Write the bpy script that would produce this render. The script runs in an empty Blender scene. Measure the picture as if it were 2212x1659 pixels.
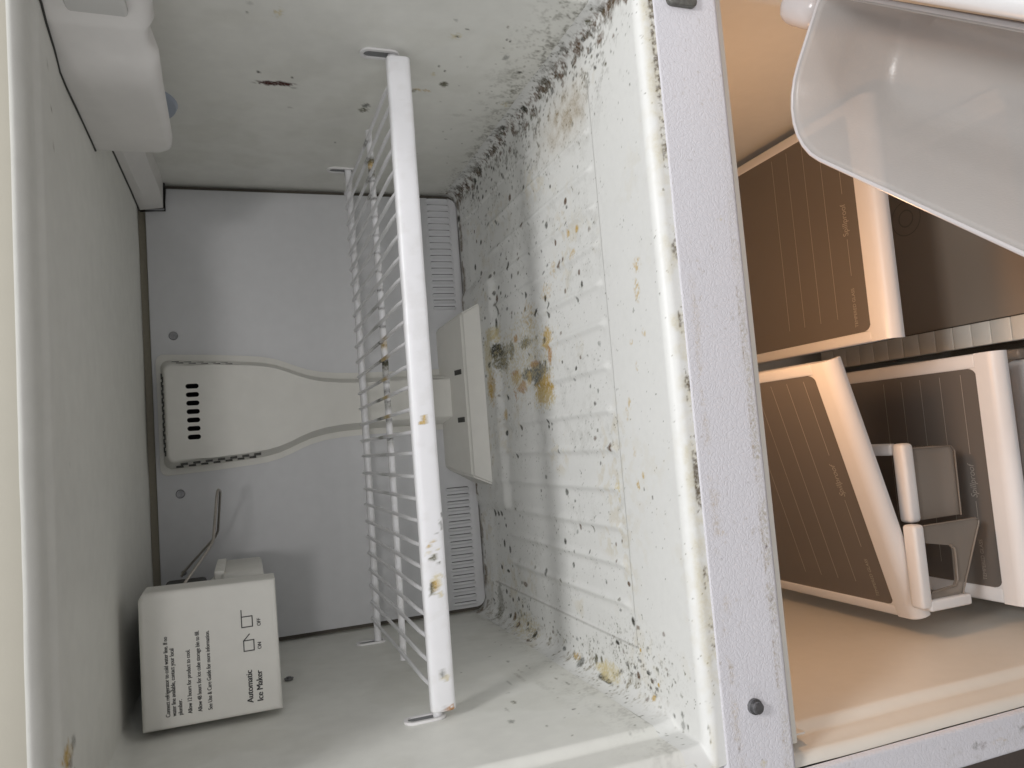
import bpy, bmesh, math, random
import numpy as np
from mathutils import Vector, Matrix

# ------------------------------------------------------------------ camera, world, lamps, exposure
scene = bpy.context.scene
scene.render.engine = 'CYCLES'
scene.cycles.use_denoising = True
scene.cycles.max_bounces = 7
scene.cycles.diffuse_bounces = 4
scene.cycles.transparent_max_bounces = 10
scene.cycles.sample_clamp_indirect = 4.0
scene.render.resolution_x = 1024
scene.render.resolution_y = 768
COL = scene.collection

cam_d = bpy.data.cameras.new('camera')
cam = bpy.data.objects.new('camera', cam_d); COL.objects.link(cam)
cam_d.sensor_width = 36.0; cam_d.sensor_fit = 'HORIZONTAL'
cam_d.lens = 36.0 * 1616.1 / 2212.0
cam_d.clip_start = 0.01; cam_d.clip_end = 60
R_ = Vector((-0.07899006, -0.33476947, -0.93898348))
U_ = Vector((0.99395181, -0.0985346, -0.04848428))
F_ = Vector((0.0762913, 0.93713411, -0.34052798))
m = Matrix((R_, U_, -F_)).transposed().to_4x4()
m.translation = Vector((-0.0692, -1.0651, 0.3239))
cam.matrix_world = m
scene.camera = cam

world = bpy.data.worlds.new('World'); scene.world = world; world.use_nodes = True
world.node_tree.nodes['Background'].inputs[0].default_value = (0.985, 0.985, 1.0, 1)
world.node_tree.nodes['Background'].inputs[1].default_value = 0.72

def area_lamp(name, loc, target, size, power, col):
    d = bpy.data.lights.new(name, 'AREA'); d.shape = 'DISK'; d.size = size; d.energy = power; d.color = col
    o = bpy.data.objects.new(name, d); COL.objects.link(o)
    o.location = loc
    o.rotation_euler = (Vector(target) - Vector(loc)).to_track_quat('-Z', 'Y').to_euler()
    return o
# kitchen ceiling fixture, high in front of the cabinet
area_lamp('kitchen_ceiling_lamp', (0.42, -1.36, 1.60), (0, -0.45, 0.0), 0.42, 17.5, (1.0, 0.99, 0.985))
# smaller lamp deeper in the room, just above the height of the freezer
area_lamp('kitchen_room_lamp', (-0.05, -3.10, 0.88), (0, 0, 0.25), 0.24, 8.5, (1.0, 0.97, 0.95))
# the fresh food compartment's own bulb, behind the divider
bd = bpy.data.lights.new('refrigerator_bulb', 'POINT'); bd.energy = 1.25; bd.color = (1.0, 0.55, 0.27); bd.shadow_soft_size = 0.025
bo = bpy.data.objects.new('refrigerator_bulb', bd); COL.objects.link(bo); bo.location = (0.03, -0.42, -0.135)

vs = scene.view_settings
vs.view_transform = 'Standard'; vs.look = 'None'; vs.exposure = 0.0; vs.gamma = 1.0
vs.use_curve_mapping = False

# ------------------------------------------------------------------ materials
def new_mat(name):
    mt = bpy.data.materials.new(name); mt.use_nodes = True
    nt = mt.node_tree
    return mt, nt, nt.nodes['Principled BSDF']

def N(nt, typ, **kw):
    n = nt.nodes.new(typ)
    for k, v in kw.items(): setattr(n, k, v)
    return n

def plastic(name, col, rough=0.45, var=0.04, bump=0.06, scale=60.0, stained=False, fine=900.0, spec=0.4):
    """off-white moulded plastic: faint blotchy tone, fine grain relief, optional stain attribute"""
    mt, nt, b = new_mat(name)
    tc = N(nt, 'ShaderNodeTexCoord')
    n1 = N(nt, 'ShaderNodeTexNoise'); n1.inputs['Scale'].default_value = scale; n1.inputs['Detail'].default_value = 6
    n2 = N(nt, 'ShaderNodeTexNoise'); n2.inputs['Scale'].default_value = 6; n2.inputs['Detail'].default_value = 3
    nt.links.new(tc.outputs['Object'], n1.inputs['Vector']); nt.links.new(tc.outputs['Object'], n2.inputs['Vector'])
    ad = N(nt, 'ShaderNodeMath', operation='ADD'); nt.links.new(n1.outputs['Fac'], ad.inputs[0]); nt.links.new(n2.outputs['Fac'], ad.inputs[1])
    mr = N(nt, 'ShaderNodeMapRange'); mr.inputs['From Min'].default_value = 0.7; mr.inputs['From Max'].default_value = 1.3
    mr.inputs['To Min'].default_value = 1 - var; mr.inputs['To Max'].default_value = 1 + var * 0.5
    nt.links.new(ad.outputs[0], mr.inputs['Value'])
    mx = N(nt, 'ShaderNodeMix', data_type='RGBA', blend_type='MULTIPLY'); mx.inputs['Factor'].default_value = 1
    mx.inputs['A'].default_value = (*col, 1)
    nt.links.new(mr.outputs[0], mx.inputs['B'])
    out = mx.outputs['Result']
    b.inputs['Roughness'].default_value = rough
    b.inputs['Specular IOR Level'].default_value = spec
    if stained:
        at = N(nt, 'ShaderNodeVertexColor', layer_name='stain')
        n3 = N(nt, 'ShaderNodeTexNoise'); n3.inputs['Scale'].default_value = 420; n3.inputs['Detail'].default_value = 5; n3.inputs['Roughness'].default_value = 0.7
        nt.links.new(tc.outputs['Object'], n3.inputs['Vector'])
        m3 = N(nt, 'ShaderNodeMapRange'); m3.inputs['From Min'].default_value = 0.32; m3.inputs['From Max'].default_value = 0.6
        m3.inputs['To Min'].default_value = 0.62; m3.inputs['To Max'].default_value = 1.2
        nt.links.new(n3.outputs['Fac'], m3.inputs['Value'])
        mu = N(nt, 'ShaderNodeMath', operation='MULTIPLY', use_clamp=True)
        nt.links.new(at.outputs['Alpha'], mu.inputs[0]); nt.links.new(m3.outputs[0], mu.inputs[1])
        m4 = N(nt, 'ShaderNodeMix', data_type='RGBA')
        nt.links.new(mu.outputs[0], m4.inputs['Factor']); nt.links.new(out, m4.inputs['A']); nt.links.new(at.outputs['Color'], m4.inputs['B'])
        out = m4.outputs['Result']
        mrr = N(nt, 'ShaderNodeMapRange'); mrr.inputs['To Min'].default_value = rough; mrr.inputs['To Max'].default_value = 0.85
        nt.links.new(mu.outputs[0], mrr.inputs['Value']); nt.links.new(mrr.outputs[0], b.inputs['Roughness'])
    nt.links.new(out, b.inputs['Base Color'])
    if bump:
        nf = N(nt, 'ShaderNodeTexNoise'); nf.inputs['Scale'].default_value = fine; nf.inputs['Detail'].default_value = 3
        nt.links.new(tc.outputs['Object'], nf.inputs['Vector'])
        bp = N(nt, 'ShaderNodeBump'); bp.inputs['Strength'].default_value = bump; bp.inputs['Distance'].default_value = 0.001
        nt.links.new(nf.outputs['Fac'], bp.inputs['Height']); nt.links.new(bp.outputs[0], b.inputs['Normal'])
    return mt

LINER = (0.76, 0.76, 0.715)
M = {}
M['liner'] = plastic('liner_plastic', LINER, 0.5, 0.05, 0.05)
M['liner_stained'] = plastic('liner_plastic_stained', LINER, 0.5, 0.06, 0.08, stained=True)
M['liner_floor'] = plastic('liner_floor_stained', (0.77, 0.775, 0.755), 0.42, 0.03, 0.04, scale=160, stained=True, fine=500)
M['panel'] = plastic('painted_back_panel', (0.57, 0.585, 0.58), 0.55, 0.04, 0.06, stained=True)
M['cover'] = plastic('cover_plastic', (0.72, 0.71, 0.665), 0.45, 0.04, 0.05)
M['housing'] = plastic('housing_plastic', (0.74, 0.725, 0.70), 0.38, 0.04, 0.05)
M['fridge_liner'] = plastic('fresh_food_liner', (0.76, 0.74, 0.68), 0.42, 0.03, 0.05)
M['trim'] = plastic('white_trim_plastic', (0.78, 0.77, 0.77), 0.33, 0.02, 0.03)
M['vinyl'] = plastic('white_vinyl_wire', (0.80, 0.80, 0.82), 0.33, 0.03, 0.03, stained=True)
M['flange'] = plastic('cream_top_flange', (0.50, 0.475, 0.40), 0.5, 0.03, 0.05)

def steel_paint():
    mt, nt, b = new_mat('embossed_white_steel')
    tc = N(nt, 'ShaderNodeTexCoord')
    at = N(nt, 'ShaderNodeVertexColor', layer_name='stain')
    n3 = N(nt, 'ShaderNodeTexNoise'); n3.inputs['Scale'].default_value = 330; n3.inputs['Detail'].default_value = 6; n3.inputs['Roughness'].default_value = 0.75
    nt.links.new(tc.outputs['Object'], n3.inputs['Vector'])
    m3 = N(nt, 'ShaderNodeMapRange'); m3.inputs['From Min'].default_value = 0.4; m3.inputs['From Max'].default_value = 0.62
    nt.links.new(n3.outputs['Fac'], m3.inputs['Value'])
    mu = N(nt, 'ShaderNodeMath', operation='MULTIPLY', use_clamp=True)
    nt.links.new(at.outputs['Alpha'], mu.inputs[0]); nt.links.new(m3.outputs[0], mu.inputs[1])
    mx = N(nt, 'ShaderNodeMix', data_type='RGBA'); mx.inputs['A'].default_value = (0.70, 0.69, 0.725, 1)
    nt.links.new(mu.outputs[0], mx.inputs['Factor']); nt.links.new(at.outputs['Color'], mx.inputs['B'])
    nt.links.new(mx.outputs['Result'], b.inputs['Base Color'])
    b.inputs['Roughness'].default_value = 0.42
    # embossed leather grain: warped ridges of two sizes
    w = N(nt, 'ShaderNodeTexNoise'); w.inputs['Scale'].default_value = 120; w.inputs['Detail'].default_value = 2
    nt.links.new(tc.outputs['Object'], w.inputs['Vector'])
    mxv = N(nt, 'ShaderNodeMix', data_type='RGBA', blend_type='LINEAR_LIGHT'); mxv.inputs['Factor'].default_value = 0.007
    nt.links.new(tc.outputs['Object'], mxv.inputs['A']); nt.links.new(w.outputs['Color'], mxv.inputs['B'])
    v = N(nt, 'ShaderNodeTexVoronoi', feature='DISTANCE_TO_EDGE'); v.inputs['Scale'].default_value = 215
    nt.links.new(mxv.outputs['Result'], v.inputs['Vector'])
    v2 = N(nt, 'ShaderNodeTexNoise'); v2.inputs['Scale'].default_value = 300; v2.inputs['Detail'].default_value = 3; v2.inputs['Distortion'].default_value = 1.5
    nt.links.new(tc.outputs['Object'], v2.inputs['Vector'])
    mr = N(nt, 'ShaderNodeMapRange'); mr.inputs['From Max'].default_value = 0.16
    nt.links.new(v.outputs['Distance'], mr.inputs['Value'])
    ad = N(nt, 'ShaderNodeMath', operation='ADD'); nt.links.new(mr.outputs[0], ad.inputs[0]); nt.links.new(v2.outputs['Fac'], ad.inputs[1])
    bp = N(nt, 'ShaderNodeBump'); bp.inputs['Strength'].default_value = 0.26; bp.inputs['Distance'].default_value = 0.0008
    nt.links.new(ad.outputs[0], bp.inputs['Height']); nt.links.new(bp.outputs[0], b.inputs['Normal'])
    return mt
M['steel'] = steel_paint()

def simple(name, col, rough=0.5, metal=0.0, noise=0.1):
    mt, nt, b = new_mat(name)
    tc = N(nt, 'ShaderNodeTexCoord'); n1 = N(nt, 'ShaderNodeTexNoise'); n1.inputs['Scale'].default_value = 250; n1.inputs['Detail'].default_value = 5
    nt.links.new(tc.outputs['Object'], n1.inputs['Vector'])
    mr = N(nt, 'ShaderNodeMapRange'); mr.inputs['To Min'].default_value = 1 - noise; mr.inputs['To Max'].default_value = 1 + noise
    nt.links.new(n1.outputs['Fac'], mr.inputs['Value'])
    mx = N(nt, 'ShaderNodeMix', data_type='RGBA', blend_type='MULTIPLY'); mx.inputs['Factor'].default_value = 1
    mx.inputs['A'].default_value = (*col, 1); nt.links.new(mr.outputs[0], mx.inputs['B'])
    nt.links.new(mx.outputs['Result'], b.inputs['Base Color'])
    b.inputs['Roughness'].default_value = rough; b.inputs['Metallic'].default_value = metal
    return mt
M['ink'] = simple('black_ink', (0.03, 0.03, 0.03), 0.6)
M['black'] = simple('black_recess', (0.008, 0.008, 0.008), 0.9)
M['dark'] = simple('dark_plastic', (0.06, 0.06, 0.055), 0.7)
M['metal'] = simple('dull_zinc', (0.24, 0.24, 0.245), 0.42, 0.85, 0.5)
M['grime_metal'] = simple('grimy_dark_metal', (0.16, 0.16, 0.145), 0.5, 0.6, 0.6)
M['rod'] = simple('bare_steel_rod', (0.42, 0.39, 0.36), 0.32, 0.9, 0.25)
M['slotgrey'] = simple('slot_grey', (0.20, 0.205, 0.21), 0.6)
M['gap'] = simple('panel_gap_shade', (0.10, 0.09, 0.075), 0.9)  # dark tone standing in for the shade in the panel gaps
M['cream_foam'] = simple('aged_cream_liner', (0.36, 0.33, 0.26), 0.8)
M['floorwood'] = simple('dark_wood_floor', (0.035, 0.018, 0.010), 0.45, 0, 0.4)
M['paper'] = simple('label_paper', (0.75, 0.72, 0.66), 0.7, 0, 0.03)

def tinted(name, tint, surf, fac, rough, bump=0.0):
    """see-through sheet: transparent body colour under a semi-gloss skin"""
    mt, nt, b = new_mat(name)
    tr = N(nt, 'ShaderNodeBsdfTransparent'); tr.inputs[0].default_value = (*tint, 1)
    b.inputs['Base Color'].default_value = (*surf, 1); b.inputs['Roughness'].default_value = rough
    b.inputs['Specular IOR Level'].default_value = 0.5
    ms = N(nt, 'ShaderNodeMixShader')
    lw = N(nt, 'ShaderNodeLayerWeight'); lw.inputs['Blend'].default_value = 0.25
    mr = N(nt, 'ShaderNodeMapRange'); mr.inputs['To Min'].default_value = fac; mr.inputs['To Max'].default_value = min(1, fac + 0.35)
    nt.links.new(lw.outputs['Facing'], mr.inputs['Value'])
    nt.links.new(mr.outputs[0], ms.inputs[0]); nt.links.new(tr.outputs[0], ms.inputs[1]); nt.links.new(b.outputs[0], ms.inputs[2])
    nt.links.new(ms.outputs[0], nt.nodes['Material Output'].inputs[0])
    if bump:
        tc = N(nt, 'ShaderNodeTexCoord'); nf = N(nt, 'ShaderNodeTexNoise'); nf.inputs['Scale'].default_value = 500; nf.inputs['Detail'].default_value = 4
        nt.links.new(tc.outputs['Object'], nf.inputs['Vector'])
        bp = N(nt, 'ShaderNodeBump'); bp.inputs['Strength'].default_value = bump; bp.inputs['Distance'].default_value = 0.0006
        nt.links.new(nf.outputs['Fac'], bp.inputs['Height']); nt.links.new(bp.outputs[0], b.inputs['Normal'])
    return mt
M['etch'] = tinted('etched_white_print', (0.8, 0.78, 0.74), (0.58, 0.54, 0.49), 0.48, 0.6)
M['glass'] = tinted('smoky_shelf_glass', (0.52, 0.47, 0.41), (0.29, 0.265, 0.245), 0.46, 0.12)
M['smoke'] = tinted('smoky_clear_plastic', (0.60, 0.55, 0.50), (0.42, 0.37, 0.32), 0.45, 0.22)
M['frost'] = tinted('frosted_bin_plastic', (0.82, 0.78, 0.75), (0.68, 0.66, 0.64), 0.46, 0.22, 0.35)
M['frost_rim'] = tinted('frosted_bin_rim', (0.8, 0.75, 0.74), (0.75, 0.72, 0.72), 0.7, 0.2)
M['blue'] = tinted('pale_blue_lens', (0.55, 0.6, 0.7), (0.42, 0.47, 0.56), 0.8, 0.3)
M['lens'] = tinted('clear_lamp_lens', (0.9, 0.9, 0.88), (0.8, 0.8, 0.78), 0.6, 0.15)

# ------------------------------------------------------------------ object helpers
def tag(o, label=None, cat=None, group=None, kind=None):
    for k, v in (('label', label), ('category', cat), ('group', group), ('kind', kind)):
        if v: o[k] = v
    return o

def empty(name, loc=(0, 0, 0)):
    o = bpy.data.objects.new(name, None); COL.objects.link(o); o.location = loc; o.empty_display_size = 0.05
    return o

def link(name, me, mat, parent=None, smooth=True):
    o = bpy.data.objects.new(name, me); COL.objects.link(o)
    if mat is not None and not me.materials: me.materials.append(mat)
    if smooth:
        for p in me.polygons: p.use_smooth = True
    if parent is not None:
        o.parent = parent
        o.matrix_parent_inverse = parent.matrix_basis.inverted() if parent.parent is None else Matrix.Identity(4)
    return o

def from_bm(name, bm, mat, parent=None, smooth=False, sharp=35):
    bmesh.ops.recalc_face_normals(bm, faces=bm.faces)
    me = bpy.data.meshes.new(name); bm.to_mesh(me); bm.free()
    o = link(name, me, mat, parent, smooth)
    if smooth: me.set_sharp_from_angle(angle=math.radians(sharp))
    return o

def box(name, lo, hi, mat, parent=None, bev=0.0, seg=2):
    bm = bmesh.new(); bmesh.ops.create_cube(bm, size=1)
    lo = Vector(lo); hi = Vector(hi)
    for v in bm.verts: v.co = Vector([(lo[i] + hi[i]) / 2 + v.co[i] * (hi[i] - lo[i]) for i in range(3)])
    if bev: bmesh.ops.bevel(bm, geom=bm.edges[:], offset=bev, segments=seg, profile=0.5, affect='EDGES')
    return from_bm(name, bm, mat, parent, smooth=bool(bev), sharp=50)

def prism(name, pts, y_back, y_front, mat, parent=None, bev=0.0, seg=3, axis='y', sharp=50, back=None):
    """polygon in (x,z) extruded along y; the front rim is rounded"""
    bm = bmesh.new()
    def P(a, b, d):
        return (a, d, b) if axis == 'y' else ((a, b, d) if axis == 'z' else (d, a, b))
    v0 = [bm.verts.new(P(a, b, y_back)) for a, b in (back or pts)]; v1 = [bm.verts.new(P(a, b, y_front)) for a, b in pts]
    n = len(pts)
    bm.faces.new(v0); f = bm.faces.new(v1)
    for i in range(n): bm.faces.new((v0[i], v0[(i + 1) % n], v1[(i + 1) % n], v1[i]))
    if bev: bmesh.ops.bevel(bm, geom=list(f.edges), offset=bev, segments=seg, profile=0.5, affect='EDGES')
    return from_bm(name, bm, mat, parent, smooth=True, sharp=sharp)

def tube(name, path, r, mat, parent=None, seg=10, caps=True):
    bm = bmesh.new(); path = [Vector(p) for p in path]; rings = []
    for i, p in enumerate(path):
        t = (path[min(i + 1, len(path) - 1)] - path[max(i - 1, 0)]).normalized()
        ref = Vector((0, 0, 1)) if abs(t.z) < 0.9 else Vector((0, 1, 0))
        a = t.cross(ref).normalized(); b = t.cross(a)
        rings.append([bm.verts.new(p + r * (a * math.cos(2 * math.pi * k / seg) + b * math.sin(2 * math.pi * k / seg))) for k in range(seg)])
    for i in range(len(rings) - 1):
        for k in range(seg): bm.faces.new((rings[i][k], rings[i][(k + 1) % seg], rings[i + 1][(k + 1) % seg], rings[i + 1][k]))
    if caps: bm.faces.new(rings[0]); bm.faces.new(rings[-1])
    return from_bm(name, bm, mat, parent, smooth=True, sharp=60)

def grid_mesh(name, XYZ, mat, parent=None, stain=None, closed_v=False):
    """XYZ: (nu,nv,3) array -> quad sheet; stain: (nu,nv,4) linear colours"""
    nu, nv = XYZ.shape[:2]
    idx = np.arange(nu * nv).reshape(nu, nv)
    if closed_v: idx = np.concatenate([idx, idx[:, :1]], 1)
    f = np.stack([idx[:-1, :-1], idx[1:, :-1], idx[1:, 1:], idx[:-1, 1:]], -1).reshape(-1, 4)
    me = bpy.data.meshes.new(name)
    me.vertices.add(nu * nv); me.vertices.foreach_set('co', XYZ.reshape(-1).astype(np.float32))
    me.loops.add(f.size); me.loops.foreach_set('vertex_index', f.reshape(-1).astype(np.int32))
    me.polygons.add(len(f)); me.polygons.foreach_set('loop_start', (np.arange(len(f)) * 4).astype(np.int32))
    me.polygons.foreach_set('loop_total', np.full(len(f), 4, np.int32))
    me.update(calc_edges=True)
    me.polygons.foreach_set('use_smooth', np.ones(len(f), bool))
    if stain is not None:
        at = me.color_attributes.new('stain', 'FLOAT_COLOR', 'POINT')
        at.data.foreach_set('color', stain.reshape(-1).astype(np.float32))
    return link(name, me, mat, parent, smooth=False)

def vnoise(u, v, scale, seed=0):
    """value noise, three rotated octaves so that no lattice shows; spread to about 0..1"""
    tot = 0
    for o, (wt, ang) in enumerate(((0.56, 0.6), (0.28, 1.45), (0.16, 2.3))):
        rs = np.random.RandomState(seed * 7 + o); T = rs.rand(64, 64); k = scale * 1.9 ** o
        a = (u * math.cos(ang) - v * math.sin(ang)) * k + 1000.3; b = (u * math.sin(ang) + v * math.cos(ang)) * k + 1000.7
        i = np.floor(a).astype(int); j = np.floor(b).astype(int); fa = a - i; fb = b - j
        fa = fa * fa * (3 - 2 * fa); fb = fb * fb * (3 - 2 * fb)
        g = lambda p, q: T[p % 64, q % 64]
        tot = tot + wt * ((g(i, j) * (1 - fa) + g(i + 1, j) * fa) * (1 - fb) + (g(i, j + 1) * (1 - fa) + g(i + 1, j + 1) * fa) * fb)
    return np.clip((tot - 0.5) * 1.7 + 0.5, 0, 1)

SC = {'k': (0.035, 0.035, 0.025), 'g': (0.16, 0.165, 0.15), 'm': (0.11, 0.105, 0.065), 'b': (0.12, 0.075, 0.045),
      'o': (0.52, 0.34, 0.07), 'r': (0.42, 0.20, 0.06), 'y': (0.60, 0.52, 0.30), 'x': (0.055, 0.010, 0.005)}

class Stain:
    """stain layer over a sheet with physical coordinates U,V in metres (blob list in millimetres)"""
    def __init__(s, U, V, seed=1):
        s.U, s.V = U, V; s.a = np.zeros(U.shape); s.c = np.zeros(U.shape + (3,)); s.c[:] = (0.3, 0.28, 0.2)
        s.w = vnoise(U, V, 900, seed) * 0.6 + vnoise(U, V, 400, seed + 1) * 0.8 + vnoise(U, V, 170, seed + 2) * 0.6 - 1.0
        s.t = vnoise(U, V, 520, seed + 3)
    def put(s, mask, col):
        mask = np.clip(mask, 0, 1); tot = mask + s.a * (1 - mask)
        k = np.where(tot > 1e-6, mask / np.maximum(tot, 1e-6), 0)[..., None]
        s.c = s.c * (1 - k) + np.array(col) * k; s.a = tot
    def blob(s, u, v, ru, rv, c, al, rag=0.45):
        u, v, ru, rv = u / 1000, v / 1000, ru / 1000, rv / 1000
        R = max(ru, rv) * 2.2
        i = np.where(np.abs(s.U[:, 0] - u) < R)[0] if np.ptp(s.U[:, 0]) > 0 else np.where(np.abs(s.U[0] - u) < R)[0]
        sl = (np.abs(s.U - u) < R) & (np.abs(s.V - v) < R)
        if not sl.any(): return
        ii = np.where(sl.any(1))[0]; jj = np.where(sl.any(0))[0]
        q = (slice(ii[0], ii[-1] + 1), slice(jj[0], jj[-1] + 1))
        d = np.sqrt(((s.U[q] - u) / ru) ** 2 + ((s.V[q] - v) / rv) ** 2) + s.w[q] * rag * 1.6
        mk = np.clip((1.15 - d) / 0.45, 0, 1) * al
        if c in 'oyr' and al < 0.62: mk = mk * np.clip((s.t[q] - 0.38) / 0.25, 0, 1) * 1.25
        elif c in 'oyrm' and ru * rv > 3e-5: mk = mk * np.clip(0.30 + 1.15 * s.t[q], 0, 1)
        sub = np.clip(mk, 0, 1); tot = sub + s.a[q] * (1 - sub)
        k = np.where(tot > 1e-6, sub / np.maximum(tot, 1e-6), 0)[..., None]
        s.c[q] = s.c[q] * (1 - k) + np.array(SC[c]) * k; s.a[q] = tot
    def rgba(s): return np.concatenate([s.c, s.a[..., None]], -1)

def text(name, s, loc, size, mat, parent, sx=1.0, rot=(math.pi / 2, 0, 0), align='LEFT', depth=0.0, shear=0.0, bold=0.0):
    cu = bpy.data.curves.new(name, 'FONT'); cu.body = s; cu.size = size; cu.align_x = align; cu.extrude = depth; cu.shear = shear
    tmp = bpy.data.objects.new('tmp', cu); COL.objects.link(tmp)
    dg = bpy.context.evaluated_depsgraph_get()
    me = bpy.data.meshes.new_from_object(tmp.evaluated_get(dg)); bpy.data.objects.remove(tmp)
    if bold:                                                # heavier strokes: the same letters struck three times
        bmt = bmesh.new()
        for k in range(3):
            n0 = len(bmt.verts); bmt.from_mesh(me); bmt.verts.ensure_lookup_table()
            for v in bmt.verts[n0:]: v.co += Vector((bold * size * k, 0, 0.00001 * k))
        bmt.to_mesh(me); bmt.free()
    mt = Matrix.Translation(loc) @ Matrix.Rotation(rot[2], 4, 'Z') @ Matrix.Rotation(rot[1], 4, 'Y') @ Matrix.Rotation(rot[0], 4, 'X') @ Matrix.Diagonal((sx, 1, 1, 1))
    me.transform(mt); me.name = name; me.materials.clear()
    return link(name, me, mat, parent, smooth=False)

def stadium(cx, cz, hx, hz, n=8):
    """vertical pill outline: half width hx, half height hz (hz>hx)"""
    pts = []
    for k in range(n + 1): a = math.pi * k / n; pts.append((cx + hx * math.cos(a), cz + (hz - hx) + hx * math.sin(a)))
    for k in range(n + 1): a = math.pi + math.pi * k / n; pts.append((cx + hx * math.cos(a), cz - (hz - hx) + hx * math.sin(a)))
    return pts

def ring_prism(name, outer, inner, d0, d1, mat, parent, axis='x'):
    """frame between two outlines with the same point count"""
    bm = bmesh.new()
    P = (lambda a, b, d: (d, a, b)) if axis == 'x' else (lambda a, b, d: (a, d, b))
    o0 = [bm.verts.new(P(a, b, d0)) for a, b in outer]; o1 = [bm.verts.new(P(a, b, d1)) for a, b in outer]
    i0 = [bm.verts.new(P(a, b, d0)) for a, b in inner]; i1 = [bm.verts.new(P(a, b, d1)) for a, b in inner]
    n = len(outer)
    for k in range(n):
        j = (k + 1) % n
        bm.faces.new((o0[k], o0[j], o1[j], o1[k])); bm.faces.new((i0[k], i1[k], i1[j], i0[j])); bm.faces.new((o1[k], o1[j], i1[j], i1[k]))
    bmesh.ops.remove_doubles(bm, verts=bm.verts, dist=1e-7)
    return from_bm(name, bm, mat, parent, smooth=True, sharp=40)

# ------------------------------------------------------------------ stain tables (millimetres on floor / right wall)
FG = [(270, -8, 4.1, 5.9, 'k', 0.9), (164, -324, 3.0, 3.7, 'g', 0.95), (201, -343, 1.9, 2.0, 'k', 0.9), (173, -377, 3.3, 3.3, 'b', 0.8), (227, -267, 2.5, 3.0, 'k', 0.7), (186, -253, 2.6, 4.3, 'b', 0.7), (186, -165, 2.1, 2.2, 'b', 0.8), (210, -93, 2.8, 3.8, 'k', 0.8), (224, -132, 2.2, 3.1, 'g', 0.7), (217, -162, 2.6, 3.3, 'g', 0.7), (183, -59, 3.6, 3.5, 'k', 0.8), (168, -84, 2.8, 3.8, 'k', 0.7), (151, -195, 4.6, 3.4, 'k', 0.95), (153, -130, 2.4, 3.8, 'k', 0.7), (150, -234, 2.2, 2.8, 'b', 0.7), (136, -202, 2.7, 3.0, 'k', 0.6), (113, -351, 4.0, 3.8, 'b', 0.7), (116, -360, 2.3, 2.4, 'b', 0.7), (94, -396, 2.4, 2.1, 'b', 0.8), (139, -343, 2.7, 2.2, 'b', 0.8), (103, -245, 3.3, 3.3, 'k', 0.7), (87, -304, 3.5, 3.2, 'k', 0.8), (76, -275, 4.0, 3.7, 'k', 0.7), (67, -309, 3.0, 2.9, 'k', 0.7), (77, -313, 3.6, 2.3, 'g', 0.8), (81, -400, 2.7, 2.3, 'k', 0.8), (68, -387, 2.4, 2.2, 'g', 0.7), (133, -151, 2.4, 2.9, 'k', 0.7), (129, -136, 2.7, 3.4, 'k', 0.7), (120, -142, 4.8, 3.4, 'b', 0.8), (124, -158, 2.1, 2.5, 'k', 0.7), (116, -176, 1.9, 2.1, 'k', 0.7), (105, -141, 7.3, 2.2, 'k', 0.6), (86, -136, 7.3, 2.2, 'k', 0.7), (100, -176, 2.1, 3.1, 'k', 0.7), (231, -219, 3.5, 4.0, 'b', 0.8), (286, -99, 3.1, 3.8, 'k', 0.7), (292, -85, 2.5, 3.0, 'k', 0.6), (266, -120, 2.4, 2.8, 'k', 0.7), (248, -182, 1.4, 3.6, 'g', 0.7), (150, -376, 2.1, 2.1, 'g', 0.7), (138, -398, 3.1, 3.5, 'o', 0.7), (139, -377, 3.2, 3.7, 'o', 0.6), (115, -386, 4.6, 6.6, 'o', 0.45), (83, -359, 2.5, 2.3, 'b', 0.7), (87, -240, 2.8, 2.7, 'k', 0.6), (77, -251, 11.9, 17.5, 'o', 0.35), (112, -334, 7.9, 7.5, 'o', 0.3), (93, -309, 7.1, 13.0, 'o', 0.3)]
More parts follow.
